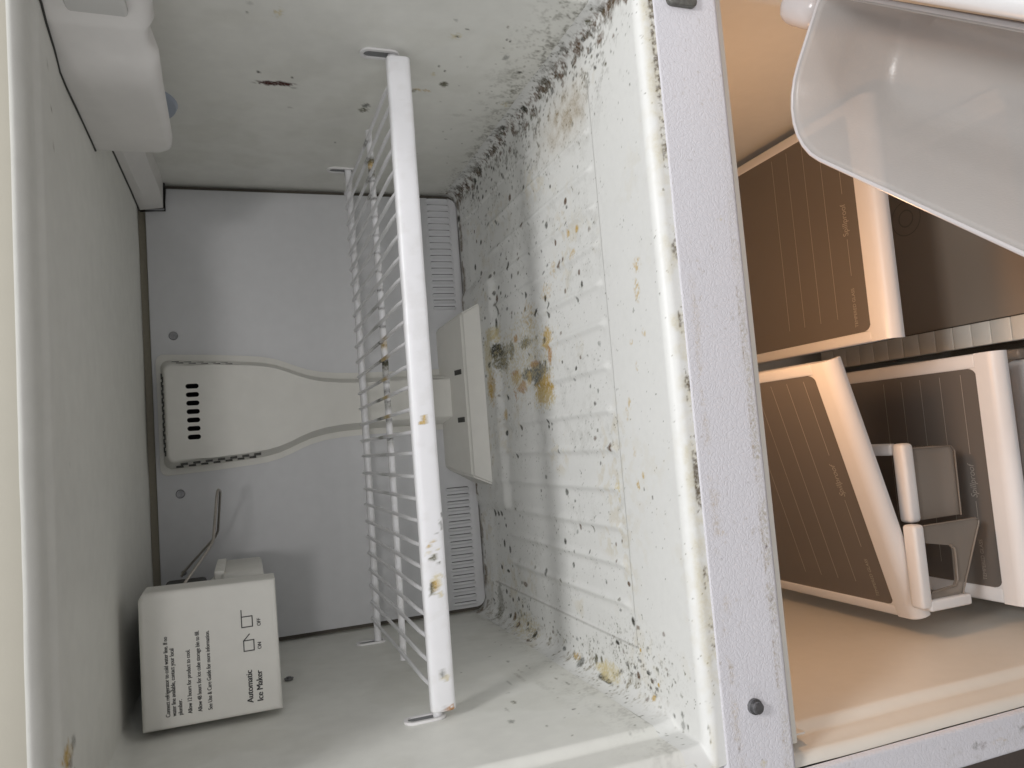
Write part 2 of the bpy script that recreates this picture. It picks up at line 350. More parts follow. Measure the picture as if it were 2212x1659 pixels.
F5 = [(-128, -318, 3.0, 3.9, 'g', 0.95), (0, -370, 2.0, 2.3, 'k', 0.9), (11, -336, 1.4, 1.7, 'k', 0.8), (10, -382, 1.6, 1.5, 'b', 0.8), (-82, -432, 3.7, 2.9, 'b', 0.7), (-97, -406, 1.9, 1.7, 'g', 0.7), (-88, -173, 2.5, 3.0, 'k', 0.7), (-53, -195, 3.0, 3.4, 'k', 0.7), (-50, -285, 2.6, 2.3, 'k', 0.7), (-56, -283, 1.8, 2.4, 'k', 0.7), (-58, -140, 3.2, 3.2, 'k', 0.9), (-21, -399, 1.9, 1.8, 'g', 0.7), (-27, -415, 1.9, 1.7, 'g', 0.7), (-12, -154, 3.0, 3.1, 'k', 0.8), (76, -275, 3.7, 3.5, 'k', 0.7), (40, -147, 12.7, 21.2, 'm', 0.95), (52, -133, 6.4, 16.1, 'k', 0.8), (47, -232, 5.0, 15.9, 'm', 0.9), (45, -183, 8.2, 8.2, 'm', 0.8), (8, -261, 7.9, 28.2, 'g', 0.98), (10, -232, 5.4, 15.7, 'g', 0.9), (-2, -266, 5.6, 14.6, 'g', 0.9), (19, -255, 3.4, 15.0, 'r', 0.85), (57, -200, 4.4, 7.4, 'r', 0.8), (-12, -286, 12.8, 19.4, 'o', 0.95), (-17, -268, 9.4, 14.5, 'o', 0.8), (41, -300, 10.1, 11.0, 'o', 0.85), (24, -303, 9.0, 5.5, 'r', 0.8), (41, -293, 3.6, 3.8, 'k', 0.7), (75, -125, 7.3, 19.6, 'y', 0.8), (7, -109, 17.6, 14.7, 'o', 0.55), (1, -107, 8.8, 6.8, 'o', 0.8), (9, -192, 6.1, 13.7, 'o', 0.7), (-4, -212, 5.2, 14.2, 'r', 0.7), (16, -188, 2.8, 11.5, 'r', 0.7), (4, -236, 7.7, 7.3, 'o', 0.6), (-34, -142, 6.4, 5.0, 'o', 0.6), (-10, -185, 8.2, 4.7, 'r', 0.5), (47, -105, 19.9, 13.6, 'y', 0.6), (32, -220, 31.5, 75.9, 'y', 0.35), (-24, -276, 9.3, 28.0, 'y', 0.5), (36, -109, 3.5, 6.8, 'm', 0.8), (72, -512, 5.7, 6.0, 'o', 0.4), (51, -508, 8.2, 4.4, 'o', 0.45), (-44, -477, 4.3, 2.9, 'o', 0.4), (13, -513, 3.5, 3.2, 'o', 0.3), (-13, -496, 3.6, 2.2, 'o', 0.3), (-109, -490, 3.7, 2.8, 'o', 0.5), (-116, -479, 4.0, 2.6, 'o', 0.5), (-87, -478, 3.7, 2.9, 'o', 0.25), (9, -490, 2.0, 2.8, 'o', 0.3), (-52, -471, 5.8, 2.4, 'o', 0.25), (-119, -489, 1.4, 1.1, 'k', 0.6), (-126, -502, 1.4, 1.1, 'k', 0.7), (-122, -439, 9.1, 3.8, 'y', 0.5), (-84, -310, 2.5, 2.2, 'g', 0.6)]
F8 = [(-297, -121, 4.4, 4.6, 'b', 0.9), (-304, -199, 4.5, 5.1, 'k', 0.9), (-315, -197, 1.8, 5.1, 'b', 0.8), (-304, -140, 3.9, 5.0, 'b', 0.8), (-297, -168, 2.5, 3.0, 'k', 0.8), (-223, -242, 3.9, 3.6, 'k', 0.6), (-182, -304, 2.9, 3.1, 'k', 0.7), (-207, -443, 1.8, 2.8, 'b', 0.9), (-240, -445, 3.3, 3.2, 'k', 0.9), (-266, -412, 1.9, 3.5, 'k', 0.95), (-294, -361, 4.7, 3.5, 'm', 0.95), (-291, -373, 3.0, 2.3, 'm', 0.9), (-305, -331, 4.9, 5.9, 'g', 0.7), (-301, -318, 3.2, 7.8, 'o', 0.5), (-287, -448, 3.0, 2.8, 'b', 0.9), (-306, -384, 2.6, 9.6, 'k', 0.9), (-307, -395, 1.9, 8.7, 'k', 0.8), (-299, -376, 4.0, 15.0, 'y', 0.8), (-298, -394, 6.5, 17.9, 'y', 0.7), (-299, -105, 2.7, 3.4, 'k', 0.8), (-269, -92, 2.7, 3.4, 'k', 0.8), (-276, -116, 2.2, 2.6, 'k', 0.8), (-271, -139, 2.2, 2.5, 'k', 0.8), (-278, -152, 2.1, 2.5, 'k', 0.8), (-249, -165, 2.5, 7.2, 'b', 0.6), (-211, -116, 4.0, 3.3, 'k', 0.7), (-205, -95, 4.1, 3.4, 'k', 0.8), (-166, -66, 4.2, 3.6, 'k', 0.9), (-166, -80, 3.2, 3.5, 'k', 0.9), (-165, -94, 3.2, 3.4, 'k', 0.9), (-180, -107, 2.2, 2.7, 'k', 0.8), (-239, -76, 2.8, 3.5, 'k', 0.8), (-241, -102, 1.8, 5.4, 'k', 0.8), (-205, -321, 2.5, 2.6, 'g', 0.8), (-163, -346, 2.8, 2.4, 'b', 0.7), (-190, -330, 1.8, 1.7, 'g', 0.7), (-212, -397, 1.9, 1.8, 'g', 0.7), (-186, -366, 1.7, 1.5, 'k', 0.7), (-169, -436, 1.5, 1.3, 'b', 0.7), (-173, -424, 1.6, 1.3, 'b', 0.7), (-286, -483, 1.4, 1.7, 'o', 0.8), (-299, -475, 2.3, 2.9, 'o', 0.6), (-301, -284, 2.2, 4.2, 'g', 0.7), (-291, -64, 21.1, 10.1, 'm', 0.5), (-301, -167, 12.7, 34.9, 'y', 0.4), (-263, -456, 1.5, 1.5, 'o', 0.8)]
R2 = [(-260, 181, 4.8, 4.6, 'm', 0.8), (-272, 180, 4.7, 3.5, 'g', 0.7), (-426, 119, 1.7, 1.2, 'k', 0.9), (-427, 120, 4.4, 4.5, 'y', 0.4), (-440, 113, 1.3, 1.8, 'g', 0.8), (-430, 71, 1.4, 1.1, 'k', 0.95), (-428, 67, 1.4, 1.1, 'k', 0.9), (-398, 61, 3.8, 2.9, 'g', 0.5), (-374, 37, 2.0, 1.7, 'k', 0.95), (-365, 46, 14.0, 10.2, 'm', 0.25), (-335, 108, 4.9, 3.7, 'm', 0.8), (-317, 129, 3.6, 10.2, 'o', 0.4), (-315, 136, 2.9, 3.4, 'm', 0.5), (-361, 114, 2.0, 1.3, 'k', 0.7), (-369, 122, 1.6, 1.0, 'k', 0.7), (-334, 31, 2.3, 2.5, 'm', 0.6), (-258, 13, 3.6, 5.1, 'g', 0.5), (-309, 18, 4.0, 9.2, 'm', 0.3), (-301, 26, 4.9, 5.5, 'y', 0.4), (-452, 127, 1.5, 2.0, 'g', 0.4), (-266, 74, 3.4, 7.5, 'm', 0.15), (-354, 124, 4.7, 1.6, 'y', 0.4), (-450, 62, 0.8, 0.5, 'k', 0.8), (-435, 16, 18.3, 8.0, 'm', 0.3), (-473, 8, 16.6, 7.6, 'm', 0.4), (-372, -7, 9.3, 2.8, 'm', 0.5), (-328, 7, 7.8, 2.2, 'k', 0.6), (-415, -8, 26.5, 10.0, 'm', 0.25), (-447, 15, 17.7, 9.4, 'm', 0.25)]
R1 = [(-305, 277, 4.1, 15.0, 'x', 1), (-304, 284, 2.7, 7.1, 'x', 1), (-305, 267, 2.4, 6.3, 'x', 1), (-326, 293, 1.9, 1.4, 'k', 0.95), (-321, 260, 1.3, 1.1, 'k', 0.9), (-299, 258, 2.1, 3.2, 'k', 0.3), (-431, 279, 6.3, 4.0, 'y', 0.5), (-441, 301, 2.3, 2.6, 'k', 0.2), (-427, 304, 1.0, 0.5, 'k', 0.9), (-167, 201, 1.9, 0.8, 'k', 0.8), (-253, 259, 1.6, 2.4, 'k', 0.25)]


# ------------------------------------------------------------------ setting
rng = random.Random(7)
me = bpy.data.meshes.new('floor')
me.from_pydata([(-4, -5, -1.05), (4, -5, -1.05), (4, 2, -1.05), (-4, 2, -1.05)], [], [(0, 1, 2, 3)])
tag(link('floor', me, M['floorwood'], smooth=False), kind='structure')

# ------------------------------------------------------------------ refrigerator
FR = empty('refrigerator', (0, -0.25, -1.05))
tag(FR, 'white top-freezer refrigerator with a mouldy open freezer above a warm-lit fresh food compartment', 'refrigerator')

# outer cabinet: five slabs in one shell
bm = bmesh.new()
def bm_box(bm, lo, hi):
    r = bmesh.ops.create_cube(bm, size=1)
    for v in r['verts']: v.co = Vector([(lo[i] + hi[i]) / 2 + v.co[i] * (hi[i] - lo[i]) for i in range(3)])
for lo, hi in (((-0.385, -0.545, -1.05), (-0.362, 0.06, 0.50)), ((0.362, -0.545, -1.05), (0.385, 0.06, 0.50)),
               ((-0.362, -0.545, 0.478), (0.362, 0.06, 0.50)), ((-0.362, 0.03, -1.03), (0.362, 0.06, 0.478)),
               ((-0.362, -0.545, -1.05), (0.362, 0.06, -1.03)), ((-0.36, -0.50, -0.075), (0.36, 0.02, -0.035))):
    bm_box(bm, lo, hi)
from_bm('cabinet_shell', bm, M['flange'], FR)

# ---- freezer floor: ribbed pan with coved sides, raised rear plinth and rolled front lip
def sstep(a, b, x):
    t = np.clip((x - a) / (b - a), 0, 1); return t * t * (3 - 2 * t)
WX = 0.31; CR = 0.020
def wall_out(y):   # outward step of the side walls near the opening
    return 0.006 * sstep(-0.500, -0.512, y) + 0.016 * np.clip((-0.540 - y) / 0.010, 0, 1) ** 2
su = np.linspace(-1, 1, 560)                               # across, including both coves
flat = WX - CR; arc = CR * math.pi / 2; L = flat + arc
s_ = su * L
xs = np.where(np.abs(s_) <= flat, s_, np.sign(s_) * (flat + CR * np.sin(np.clip((np.abs(s_) - flat) / CR, 0, math.pi / 2))))
zs = np.where(np.abs(s_) <= flat, 0, CR * (1 - np.cos(np.clip((np.abs(s_) - flat) / CR, 0, math.pi / 2))))
RL = 0.0095
tv = np.concatenate([np.linspace(0.012, -0.540, 472), [-0.5410]])
roll = np.linspace(0, math.pi / 2, 14)[1:]
yv = np.concatenate([tv, -0.5410 - RL * np.sin(roll)])
zr = np.concatenate([np.zeros(len(tv)), -RL * (1 - np.cos(roll))])
zl_ = np.linspace(-0.0105, -0.021, 10); yv = np.append(yv, np.full(10, yv[-1])); zr = np.append(zr, zl_)
X = np.repeat(xs[:, None], len(yv), 1); Y = np.repeat(yv[None], len(xs), 0); Z = zs[:, None] + zr[None] * (1 - zs[:, None] / CR)
# towards the opening the cove tightens into a crisp corner
ov = np.clip((np.abs(s_) - flat) / arc, 0, 1) * 2 * CR
xq = np.sign(s_) * np.where(np.abs(s_) <= flat, np.abs(s_), flat + np.minimum(ov, CR)); zq = np.maximum(ov - CR, 0)
bl_ = 0.75 * sstep(-0.470, -0.520, Y)
X = X * (1 - bl_) + xq[:, None] * bl_
Z = (zs[:, None] * (1 - bl_) + zq[:, None] * bl_) + zr[None] * (1 - np.clip(ov[:, None] / (2 * CR), 0, 1) ** 2)
side = sstep(0.285, 0.31, np.abs(X))
# ribs
ribs = [0.221, 0.184, 0.147, 0.111, 0.073, 0.035, -0.006, -0.047, -0.083, -0.120, -0.156, -0.190, -0.226]
inpan = sstep(-0.452, -0.449, Y) * sstep(0.262, 0.258, np.abs(X))
h = np.zeros_like(X)
for r in ribs:
    d = (X - r) / 0.0065
    h += 0.0023 * np.exp(-((X - r) / 0.0035) ** 2) - 0.0008 * np.exp(-((X - r + 0.008) / 0.006) ** 2)
fade = sstep(-0.447, -0.432, Y) * sstep(-0.105, -0.145, Y) * sstep(0.256, 0.235, np.abs(X))
Z += h * fade
Z += 0.0012 * (1 - inpan) * (1 - side)                      # surround stands slightly proud of the ribbed sheet
# raised rear plinth round the drain cover, sloped shoulders
half = 0.150 - 0.10 * np.clip(Y + 0.128, 0, 0.13) * 0.0
pl = sstep(0.168, 0.146, np.abs(X)) * sstep(-0.142, -0.122, Y)
rear = sstep(-0.060, -0.035, Y)
Z += 0.0065 * np.maximum(pl, 0.35 * rear)
Z += (vnoise(X, Y, 14, 4) - 0.5) * 0.0003 * (1 - side)
X = X + np.sign(X) * wall_out(Y) * sstep(0.292, 0.31, np.abs(X))
US = np.repeat(s_[:, None], len(yv), 1)
vd = np.concatenate([[0], np.cumsum(np.hypot(np.diff(yv), np.diff(zr)))]); VS = np.repeat((yv[0] - vd)[None], len(xs), 0)
S = Stain(US, VS, 11)
n_f = vnoise(US, VS, 30, 21); n_m = vnoise(US, VS, 110, 22); n_s = vnoise(US, VS, 420, 23); n_t = vnoise(US, VS, 620, 24)
fc = sstep(-0.47, -0.44, VS)
# overall film: grey haze, yellowing, fine dirty grain
S.put((0.02 + 0.18 * sstep(0.5, 0.9, n_f) * sstep(0.35, 0.9, n_m)) * (0.25 + 0.75 * fc), (0.38, 0.38, 0.34))
S.put(0.24 * sstep(0.60, 0.88, vnoise(US, VS, 16, 31)) * sstep(0.4, 0.8, vnoise(US, VS, 130, 32)) * (0.35 + 0.65 * fc), (0.50, 0.40, 0.18))
S.put(0.12 * sstep(0.52, 0.80, n_t) * sstep(0.3, 0.8, n_f * 0.5 + n_m * 0.5) * (0.15 + 0.85 * fc), (0.26, 0.255, 0.21))
dens = 0.30 * fc + 0.45 * sstep(0.18, 0.30, US) + 0.35 * sstep(-0.22, -0.30, US) + 0.05
S.put(0.8 * sstep(0.765, 0.87, n_t * 0.5 + n_s * 0.5 + 0.22 * (dens - 0.4)) * sstep(0.3, 0.7, n_m), (0.09, 0.09, 0.065))
# dirt band in the right-hand cove and a thinner one on the left
lim = sstep(-0.555, -0.50, VS) * sstep(0.01, -0.03, VS)
band = np.exp(-((US - 0.304 + 0.012 * (n_f - 0.5)) / 0.010) ** 2) * lim
S.put(band * sstep(0.42, 0.70, n_s * 0.35 + n_m * 0.65) * 0.9, (0.075, 0.065, 0.045))
S.put(np.exp(-((US - 0.305 + 0.01 * (n_m - 0.5)) / 0.0045) ** 2) * 0.7 * sstep(0.3, 0.7, n_s) * lim, (0.11, 0.06, 0.028))
wide = np.exp(-((US - 0.285) / 0.042) ** 2) * sstep(-0.55, -0.46, VS) * sstep(-0.04, -0.20, VS)
S.put(wide * sstep(0.56, 0.76, n_s * 0.45 + n_m * 0.55) * 0.5, (0.12, 0.11, 0.08))
S.put(np.exp(-((US - 0.255) / 0.025) ** 2) * sstep(-0.46, -0.42, VS) * sstep(-0.28, -0.40, VS) * (0.3 + 0.5 * n_m), (0.34, 0.27, 0.17))
bandl = np.exp(-((US + 0.302) / 0.013) ** 2) * sstep(-0.53, -0.42, VS)
S.put(bandl * sstep(0.5, 0.8, n_s * 0.5 + n_m * 0.5) * 0.6, (0.24, 0.20, 0.12))
S.put(0.7 * np.exp(-((US + 0.270) / 0.022) ** 2) * sstep(-0.55, -0.45, VS) * sstep(-0.36, -0.42, VS) * sstep(0.60, 0.76, n_t * 0.5 + n_s * 0.5), (0.16, 0.15, 0.11))
# rear joint against the back panel
S.put(np.exp(-((VS + 0.006) / 0.007) ** 2) * 0.75 * sstep(0.3, 0.6, n_m), (0.13, 0.08, 0.035))
# yellowed line and black specks along the lip by the gasket seat
S.put(sstep(-0.5480, -0.5530, VS) * 0.40 * sstep(0.25, 0.8, n_f * 0.5 + n_m * 0.5), (0.56, 0.49, 0.28))
S.put(sstep(-0.5565, -0.5580, VS) * sstep(0.55, 0.75, n_s * 0.4 + n_f * 0.6) * 0.75, (0.07, 0.045, 0.025))
seam = np.maximum(np.exp(-((Y + 0.4505) / 0.0011) ** 2) * (np.abs(X) < 0.262), np.exp(-((X + 0.262) / 0.0010) ** 2) * (Y > -0.45) * (Y < -0.05))
S.put(seam * 0.5, (0.18, 0.17, 0.14))
rr = random.Random(3)
for i in range(420):                                        # small round colonies
    zone = rr.random()
    if zone < 0.22: u, v = rr.uniform(-300, 300), rr.uniform(-440, -60)
    elif zone < 0.55: u, v = rr.gauss(285, 18), rr.uniform(-525, -20)
    elif zone < 0.72: u, v = rr.gauss(-292, 12), rr.uniform(-520, -30)
    elif zone < 0.90: u, v = rr.gauss(115, 60), rr.uniform(-330, -60)
    else: u, v = rr.gauss(-275, 22), rr.uniform(-525, -400)
    r = rr.choice([1.0, 1.2, 1.4, 1.7, 2.2])
    S.blob(u, v, r, r * rr.uniform(1, 1.6), rr.choice('kkkgmb'), rr.uniform(0.5, 0.9))
for q in FG + F5 + F8:
    u, v, a, b, c, al = q
    if v < -500: a *= 1.0
    big = a * b > 60
    S.blob(u, v, a * (1.4 if big else 1.25), b * (1.2 if big else 1.1), c, min(1, al * 1.2), 0.40 if big else 0.18)
for i in range(70):                                         # clumps on the right cove
    S.blob(rr.gauss(298, 7), rr.uniform(-540, -15), rr.uniform(2, 5), rr.uniform(2, 6), rr.choice('kmbb'), rr.uniform(0.5, 0.9), 0.6)
FL = grid_mesh('freezer_floor', np.stack([X, Y, Z], -1), M['liner_floor'], FR, S.rgba())

# ---- freezer side walls
def side_wall(sgn, blobs, seed):
    yy = np.concatenate([np.linspace(0.012, -0.495, 250), np.linspace(-0.497, -0.551, 40)])
    zc = np.linspace(0.020, 0.426, 200); th = np.linspace(0, math.pi / 2, 8)[1:]
    cx = np.concatenate([np.zeros(len(zc)), 0.012 * (1 - np.cos(th))]); cz = np.concatenate([zc, 0.426 + 0.012 * np.sin(th)])
    Yg = np.repeat(yy[:, None], len(cz), 1)
    Xg = sgn * (WX + wall_out(Yg) - cx[None]); Zg = np.repeat(cz[None], len(yy), 0)
    Xg = Xg + (vnoise(Yg, Zg, 18, seed) - 0.5) * 0.0006
    St = Stain(Yg, Zg, seed)
    nm = vnoise(Yg, Zg, 120, seed + 5); ns = vnoise(Yg, Zg, 420, seed + 6)
    St.put(0.10 * sstep(0.5, 0.8, vnoise(Yg, Zg, 22, seed + 7)), (0.42, 0.41, 0.33))
    amt = 0.65 if sgn > 0 else 0.2
    St.put(np.exp(-((Zg - 0.02) / 0.012) ** 2) * sstep(0.45, 0.75, nm * 0.5 + ns * 0.5) * 0.85 * amt, (0.10, 0.085, 0.06))
    St.put(np.exp(-((Zg - 0.03) / 0.03) ** 2) * sstep(-0.15, -0.40, Yg) * sstep(0.5, 0.8, nm * 0.5 + ns * 0.5) * 0.7 * amt, (0.12, 0.11, 0.075))
    for q in blobs: St.blob(q[0], q[1], q[2] * 1.25, q[3] * 1.25, q[4], min(1, q[5] * (0.75 if q[4] == 'm' and q[2] > 6 else 1.15)), 0.35)
    r2 = random.Random(seed)
    for i in range(60 if sgn > 0 else 26):
        St.blob(r2.uniform(-520, -120), 20 + abs(r2.gauss(0, 40 if sgn > 0 else 60)), r2.uniform(0.9, 2.0), r2.uniform(0.8, 1.4), r2.choice('kgmb'), r2.uniform(0.3, 0.7))
    return grid_mesh('freezer_side_wall', np.stack([Xg, Yg, Zg], -1), M['liner_stained'], FR, St.rgba())
side_wall(1, R2 + R1, 40)
side_wall(-1, [(-300, 62, 6, 1.0, 'b', .4), (-345, 40, 3, 1.5, 'm', .6), (-365, 36, 4, 1.2, 'm', .5), (-330, 85, 7, 1, 'g', .35),
               (-262, 62, 5, 1, 'k', .5), (-385, 100, 3.5, 2, 'm', .7), (-400, 112, 5, 1.5, 'm', .3), (-430, 118, 4, 2, 'g', .6), (-432, 60, 1.6, 1, 'k', .7),
               (-455, 95, 1.4, 1, 'k', .7), (-320, 70, 14, 1.2, 'b', .25), (-360, 60, 20, 3, 'm', .18)], 60)

# ---- freezer ceiling with its rolled front edge
yy = np.concatenate([np.linspace(0.012, -0.515, 150), np.linspace(-0.517, -0.538, 12)])
zz = 0.438 + 0.003 * sstep(-0.516, -0.528, yy)
th = np.linspace(0, math.pi / 2, 10)[1:]
yy = np.concatenate([yy, -0.538 - 0.0135 * np.sin(th)]); zz = np.concatenate([zz, 0.441 + 0.0075 * (1 - np.cos(th))])
xx = np.linspace(-0.325, 0.325, 220)
Xg = np.repeat(xx[:, None], len(yy), 1); Yg = np.repeat(yy[None], len(xx), 0); Zg = np.repeat(zz[None], len(xx), 0) + (vnoise(Xg, Yg, 15, 3) - .5) * 0.0008
Zg = Zg + 0.003 * sstep(-0.03, 0.0, Yg)
St = Stain(Xg, Yg, 77)
St.put(np.exp(-((Yg + 0.012) / 0.022) ** 2) * sstep(0.075, 0.02, np.abs(Xg + 0.01)) * (0.5 + 0.5 * vnoise(Xg, Yg, 60, 5)) * 0.75, (0.11, 0.10, 0.06))
for q in ((-245, -505, 7, 12, 'o', .9), (-252, -498, 5, 6, 'b', .6), (-243, -488, 4, 5, 'g', .6), (-262, -487, 5, 2, 'm', .6), (-270, -490, 4, 3, 'b', .4),
          (160, -488, 1.6, 2.2, 'b', .9), (185, -490, 1.0, 1.6, 'm', .7), (215, -497, 3, 2, 'm', .3), (-60, -470, 1.1, 1.2, 'k', .7)):
    St.blob(*q[:4], q[4], q[5], .5)
grid_mesh('freezer_ceiling', np.stack([Xg, Yg, Zg], -1), M['liner_stained'], FR, St.rgba())
box('top_flange', (-0.3845, -0.5508, 0.4475), (0.3845, -0.546, 0.4995), M['flange'], FR, 0.0008)
# liner behind the back panel, seen only through its gaps
box('rear_liner', (-0.335, 0.010, -0.010), (0.335, 0.022, 0.452), M['cream_foam'], FR)

# ---- back panel with rounded lower corners, raised air louvers and screws
def panel_outline():
    pts = [(-0.303, 0.4315)]
    for cx, a0, sg in ((-0.303 + 0.012, math.pi, 1), (0.303 - 0.012, 1.5 * math.pi, 1)):
        for k in range(7): a = a0 + sg * (math.pi / 2) * k / 6; pts.append((cx + 0.012 * math.cos(a), 0.0165 + 0.012 * math.sin(a)))
    pts += [(0.303, 0.4060), (0.2745, 0.4060), (0.2745, 0.4315)]
    return pts
BP = prism('freezer_back_panel', panel_outline(), 0.0045, 0.0, M['cover'], FR, 0.0012, 2)
BP.data.materials.clear(); BP.data.materials.append(plastic('painted_panel', (0.66, 0.665, 0.68), 0.55, 0.04, 0.06))
box('gap_shade_sheet', (-0.3085, 0.0060, 0.0), (0.3085, 0.0095, 0.4285), M['gap'], FR)  # added dark sheet: shade of the gaps round the panel, put in as colour
def louver_mesh():
    bm = bmesh.new(); nz, nx = 13, 7; rows = []
    for i in range(nz):
        t = -1 + 2 * i / (nz - 1); e = math.sqrt(max(0, 1 - t ** 4)); row = []
        for k in range(nx):
            s = -1 + 2 * k / (nx - 1)
            row.append(bm.verts.new((s * 0.0030, 0.0006 - 0.0072 * e * (1 - abs(s) ** 3) * (0.62 + 0.55 * s), t * 0.0185)))
        rows.append(row)
    for i in range(nz - 1):
        for k in range(nx - 1): bm.faces.new((rows[i][k], rows[i][k + 1], rows[i + 1][k + 1], rows[i + 1][k]))
    bmesh.ops.recalc_face_normals(bm, faces=bm.faces)
    bm.faces.new([bm.verts.new(q) for q in ((0.0028, -0.0003, -0.0165), (0.0038, -0.0003, -0.0155), (0.0038, -0.0003, 0.0155), (0.0028, -0.0003, 0.0165))])
    me = bpy.data.meshes.new('louver'); bm.to_mesh(me); bm.free()
    for p in me.polygons: p.use_smooth = True
    me.materials.append(BP.data.materials[0]); me.materials.append(M['dark']); me.polygons[-1].material_index = 1; return me
lm = louver_mesh()
for k in range(18):
    for x0, z0 in ((0.299 - 0.00965 * k, 0.0335), (-0.133 - 0.00965 * k, 0.0345)):
        o = bpy.data.objects.new('louver', lm); COL.objects.link(o); o.parent = BP; o.location = (x0, 0, z0)
def screw(name, loc, r, parent, axis='y'):
    bm = bmesh.new()
    bmesh.ops.create_cone(bm, cap_ends=True, segments=20, radius1=r, radius2=r * 0.82, depth=0.0022)
    bmesh.ops.create_cone(bm, cap_ends=True, segments=6, radius1=r * 0.55, radius2=r * 0.5, depth=0.0050)
    rot = Matrix.Rotation(math.pi / 2, 4, 'X') if axis == 'y' else Matrix.Rotation(-math.pi / 2 if axis == '-x' else math.pi / 2, 4, 'Y')
    bmesh.ops.transform(bm, matrix=Matrix.Translation(loc) @ rot, verts=bm.verts)
    return from_bm(name, bm, M['metal'], parent)
screw('screw', (0.104, -0.001, 0.404), 0.0058, BP); screw('screw', (-0.103, -0.001, 0.404), 0.0058, BP)
screw('screw', (-0.204, -0.0005, 0.404), 0.0035, BP)

# ---- air duct tower on the back panel
wz = [(0.063, 0.4075), (0.0605, 0.36), (0.0575, 0.315), (0.0555, 0.295), (0.052, 0.279), (0.047, 0.265), (0.041, 0.251), (0.0355, 0.236), (0.0315, 0.218), (0.0290, 0.195), (0.0278, 0.165), (0.0280, 0.09), (0.0286, 0.012)]
top = [(0.0600, 0.4125), (0.055, 0.4150)]
right = top[::-1] + wz
outl = right + [(-a - (-0.001), b) for a, b in right[::-1]]
TB = lambda q: [(a + math.copysign(0.0085, a), b_ + (0.006 if b_ > 0.40 else 0)) for a, b_ in q]
TW = prism('air_duct_tower', outl, -0.0015, -0.030, M['cover'], FR, 0.0035, 3, sharp=60, back=TB(outl))
base = [(a + 0.0165, b + (0.0115 if b > 0.40 else 0)) for a, b in right] ; base = base + [(-a + 0.001, b) for a, b in base[::-1]]
prism('base_flange', base, -0.0002, -0.0018, M['cover'], TW, 0.0006, 2, sharp=60)
# real slots through the face of the tower
bmc = bmesh.new(); 
for k in range(7):
    pts = stadium(0.0335 - 0.01085 * k, 0.3825, 0.0031, 0.0078)
    v0 = [bmc.verts.new((a, -0.040, b)) for a, b in pts]; v1 = [bmc.verts.new((a, -0.012, b)) for a, b in pts]; n = len(pts)
    bmc.faces.new(v0); bmc.faces.new(v1)
    for i in range(n): bmc.faces.new((v0[i], v0[(i + 1) % n], v1[(i + 1) % n], v1[i]))
bmesh.ops.remove_doubles(bmc, verts=bmc.verts, dist=1e-7); bmesh.ops.recalc_face_normals(bmc, faces=bmc.faces)
mec = bpy.data.meshes.new('cut'); bmc.to_mesh(mec); bmc.free(); mec.materials.append(M['black'])
cut = bpy.data.objects.new('cut', mec); COL.objects.link(cut)
TW.data.materials.append(M['black'])
md = TW.modifiers.new('slots', 'BOOLEAN'); md.operation = 'DIFFERENCE'; md.object = cut; md.solver = 'EXACT'; md.material_mode = 'TRANSFER'
bpy.context.view_layer.update()
nm = bpy.data.meshes.new_from_object(TW.evaluated_get(bpy.context.evaluated_depsgraph_get()))
TW.modifiers.clear(); TW.data = nm; bpy.data.objects.remove(cut)
# grille holes along both flanks and the top of the head
for k in range(7):
    z = 0.402 - 0.0148 * k; w = 0.0636 - (0.4075 - z) * 0.06
    for row, (y, dz) in enumerate(((-0.0210, 0.0), (-0.0110, 0.006))):
        w = 0.0636 - (0.4075 - z) * 0.06 + 0.0085 * (0.030 + y) / 0.0285
        box('grille_hole', (-w - 0.0004, y - 0.0026, z + dz - 0.0100), (-w + 0.005, y + 0.0026, z + dz - 0.0015), M['dark'], TW)
        if k < 5: box('grille_hole', (w - 0.006, y - 0.0026, z + dz - 0.0100), (w - 0.0006, y + 0.0026, z + dz - 0.0015), M['dark'], TW)
for k in range(10):
    for y, dx in ((-0.0205, 0), (-0.0115, 0.005)):
        x = -0.050 + 0.0105 * k + dx
        box('grille_hole', (x - 0.0035, y - 0.0024, 0.411), (x + 0.0035, y + 0.0024, 0.4163 + 0.006 * (0.030 + y) / 0.0285), M['dark'], TW)
for x in (0.068, -0.066): box('clip_slot', (x - 0.0004, -0.0008, 0.4225), (x + 0.0004, 0.003, 0.4232), M['dark'], BP)
box('clip_mark', (0.0617, -0.0006, 0.4225), (0.0700, 0.0004, 0.4233), M['dark'], BP); box('clip_mark', (-0.0700, -0.0006, 0.4215), (-0.0617, 0.0004, 0.4223), M['dark'], BP)

# ---- drain and fan outlet cover standing on the plinth
bm = bmesh.new()
prof = [(0.0, 0.046), (-0.006, 0.0455), (-0.036, 0.0365), (-0.060, 0.0305), (-0.0715, 0.0270), (-0.0820, 0.0050), (-0.0823, 0.0030)]
rings = []
for x, k, dx in ((-0.100, 1, -0.026), (-0.098, 1, 0), (0.0, 1, 0), (0.100, 1, 0), (0.102, 1, 0.025)):
    rings.append([bm.verts.new((x + dx * (1 - (z - 0.003) / 0.043) ** 0.8, y, z)) for y, z in prof])
for i in range(len(rings) - 1):
    for j in range(len(prof) - 1): bm.faces.new((rings[i][j], rings[i + 1][j], rings[i + 1][j + 1], rings[i][j + 1]))
for r in (rings[0], rings[-1]):
    lo_ = bm.verts.new((r[-1].co.x, 0.0, 0.003)); bm.faces.new(r + [lo_])
bmesh.ops.recalc_face_normals(bm, faces=bm.faces)
bmesh.ops.bevel(bm, geom=[e for e in bm.edges if len(e.link_faces) == 2 and e.calc_face_angle(0) > 0.30], offset=0.0030, segments=3, affect='EDGES')
bmesh.ops.translate(bm, vec=(0, 0, 0.0035), verts=bm.verts)
DC = from_bm('outlet_cover', bm, M['cover'], FR, True, 30)
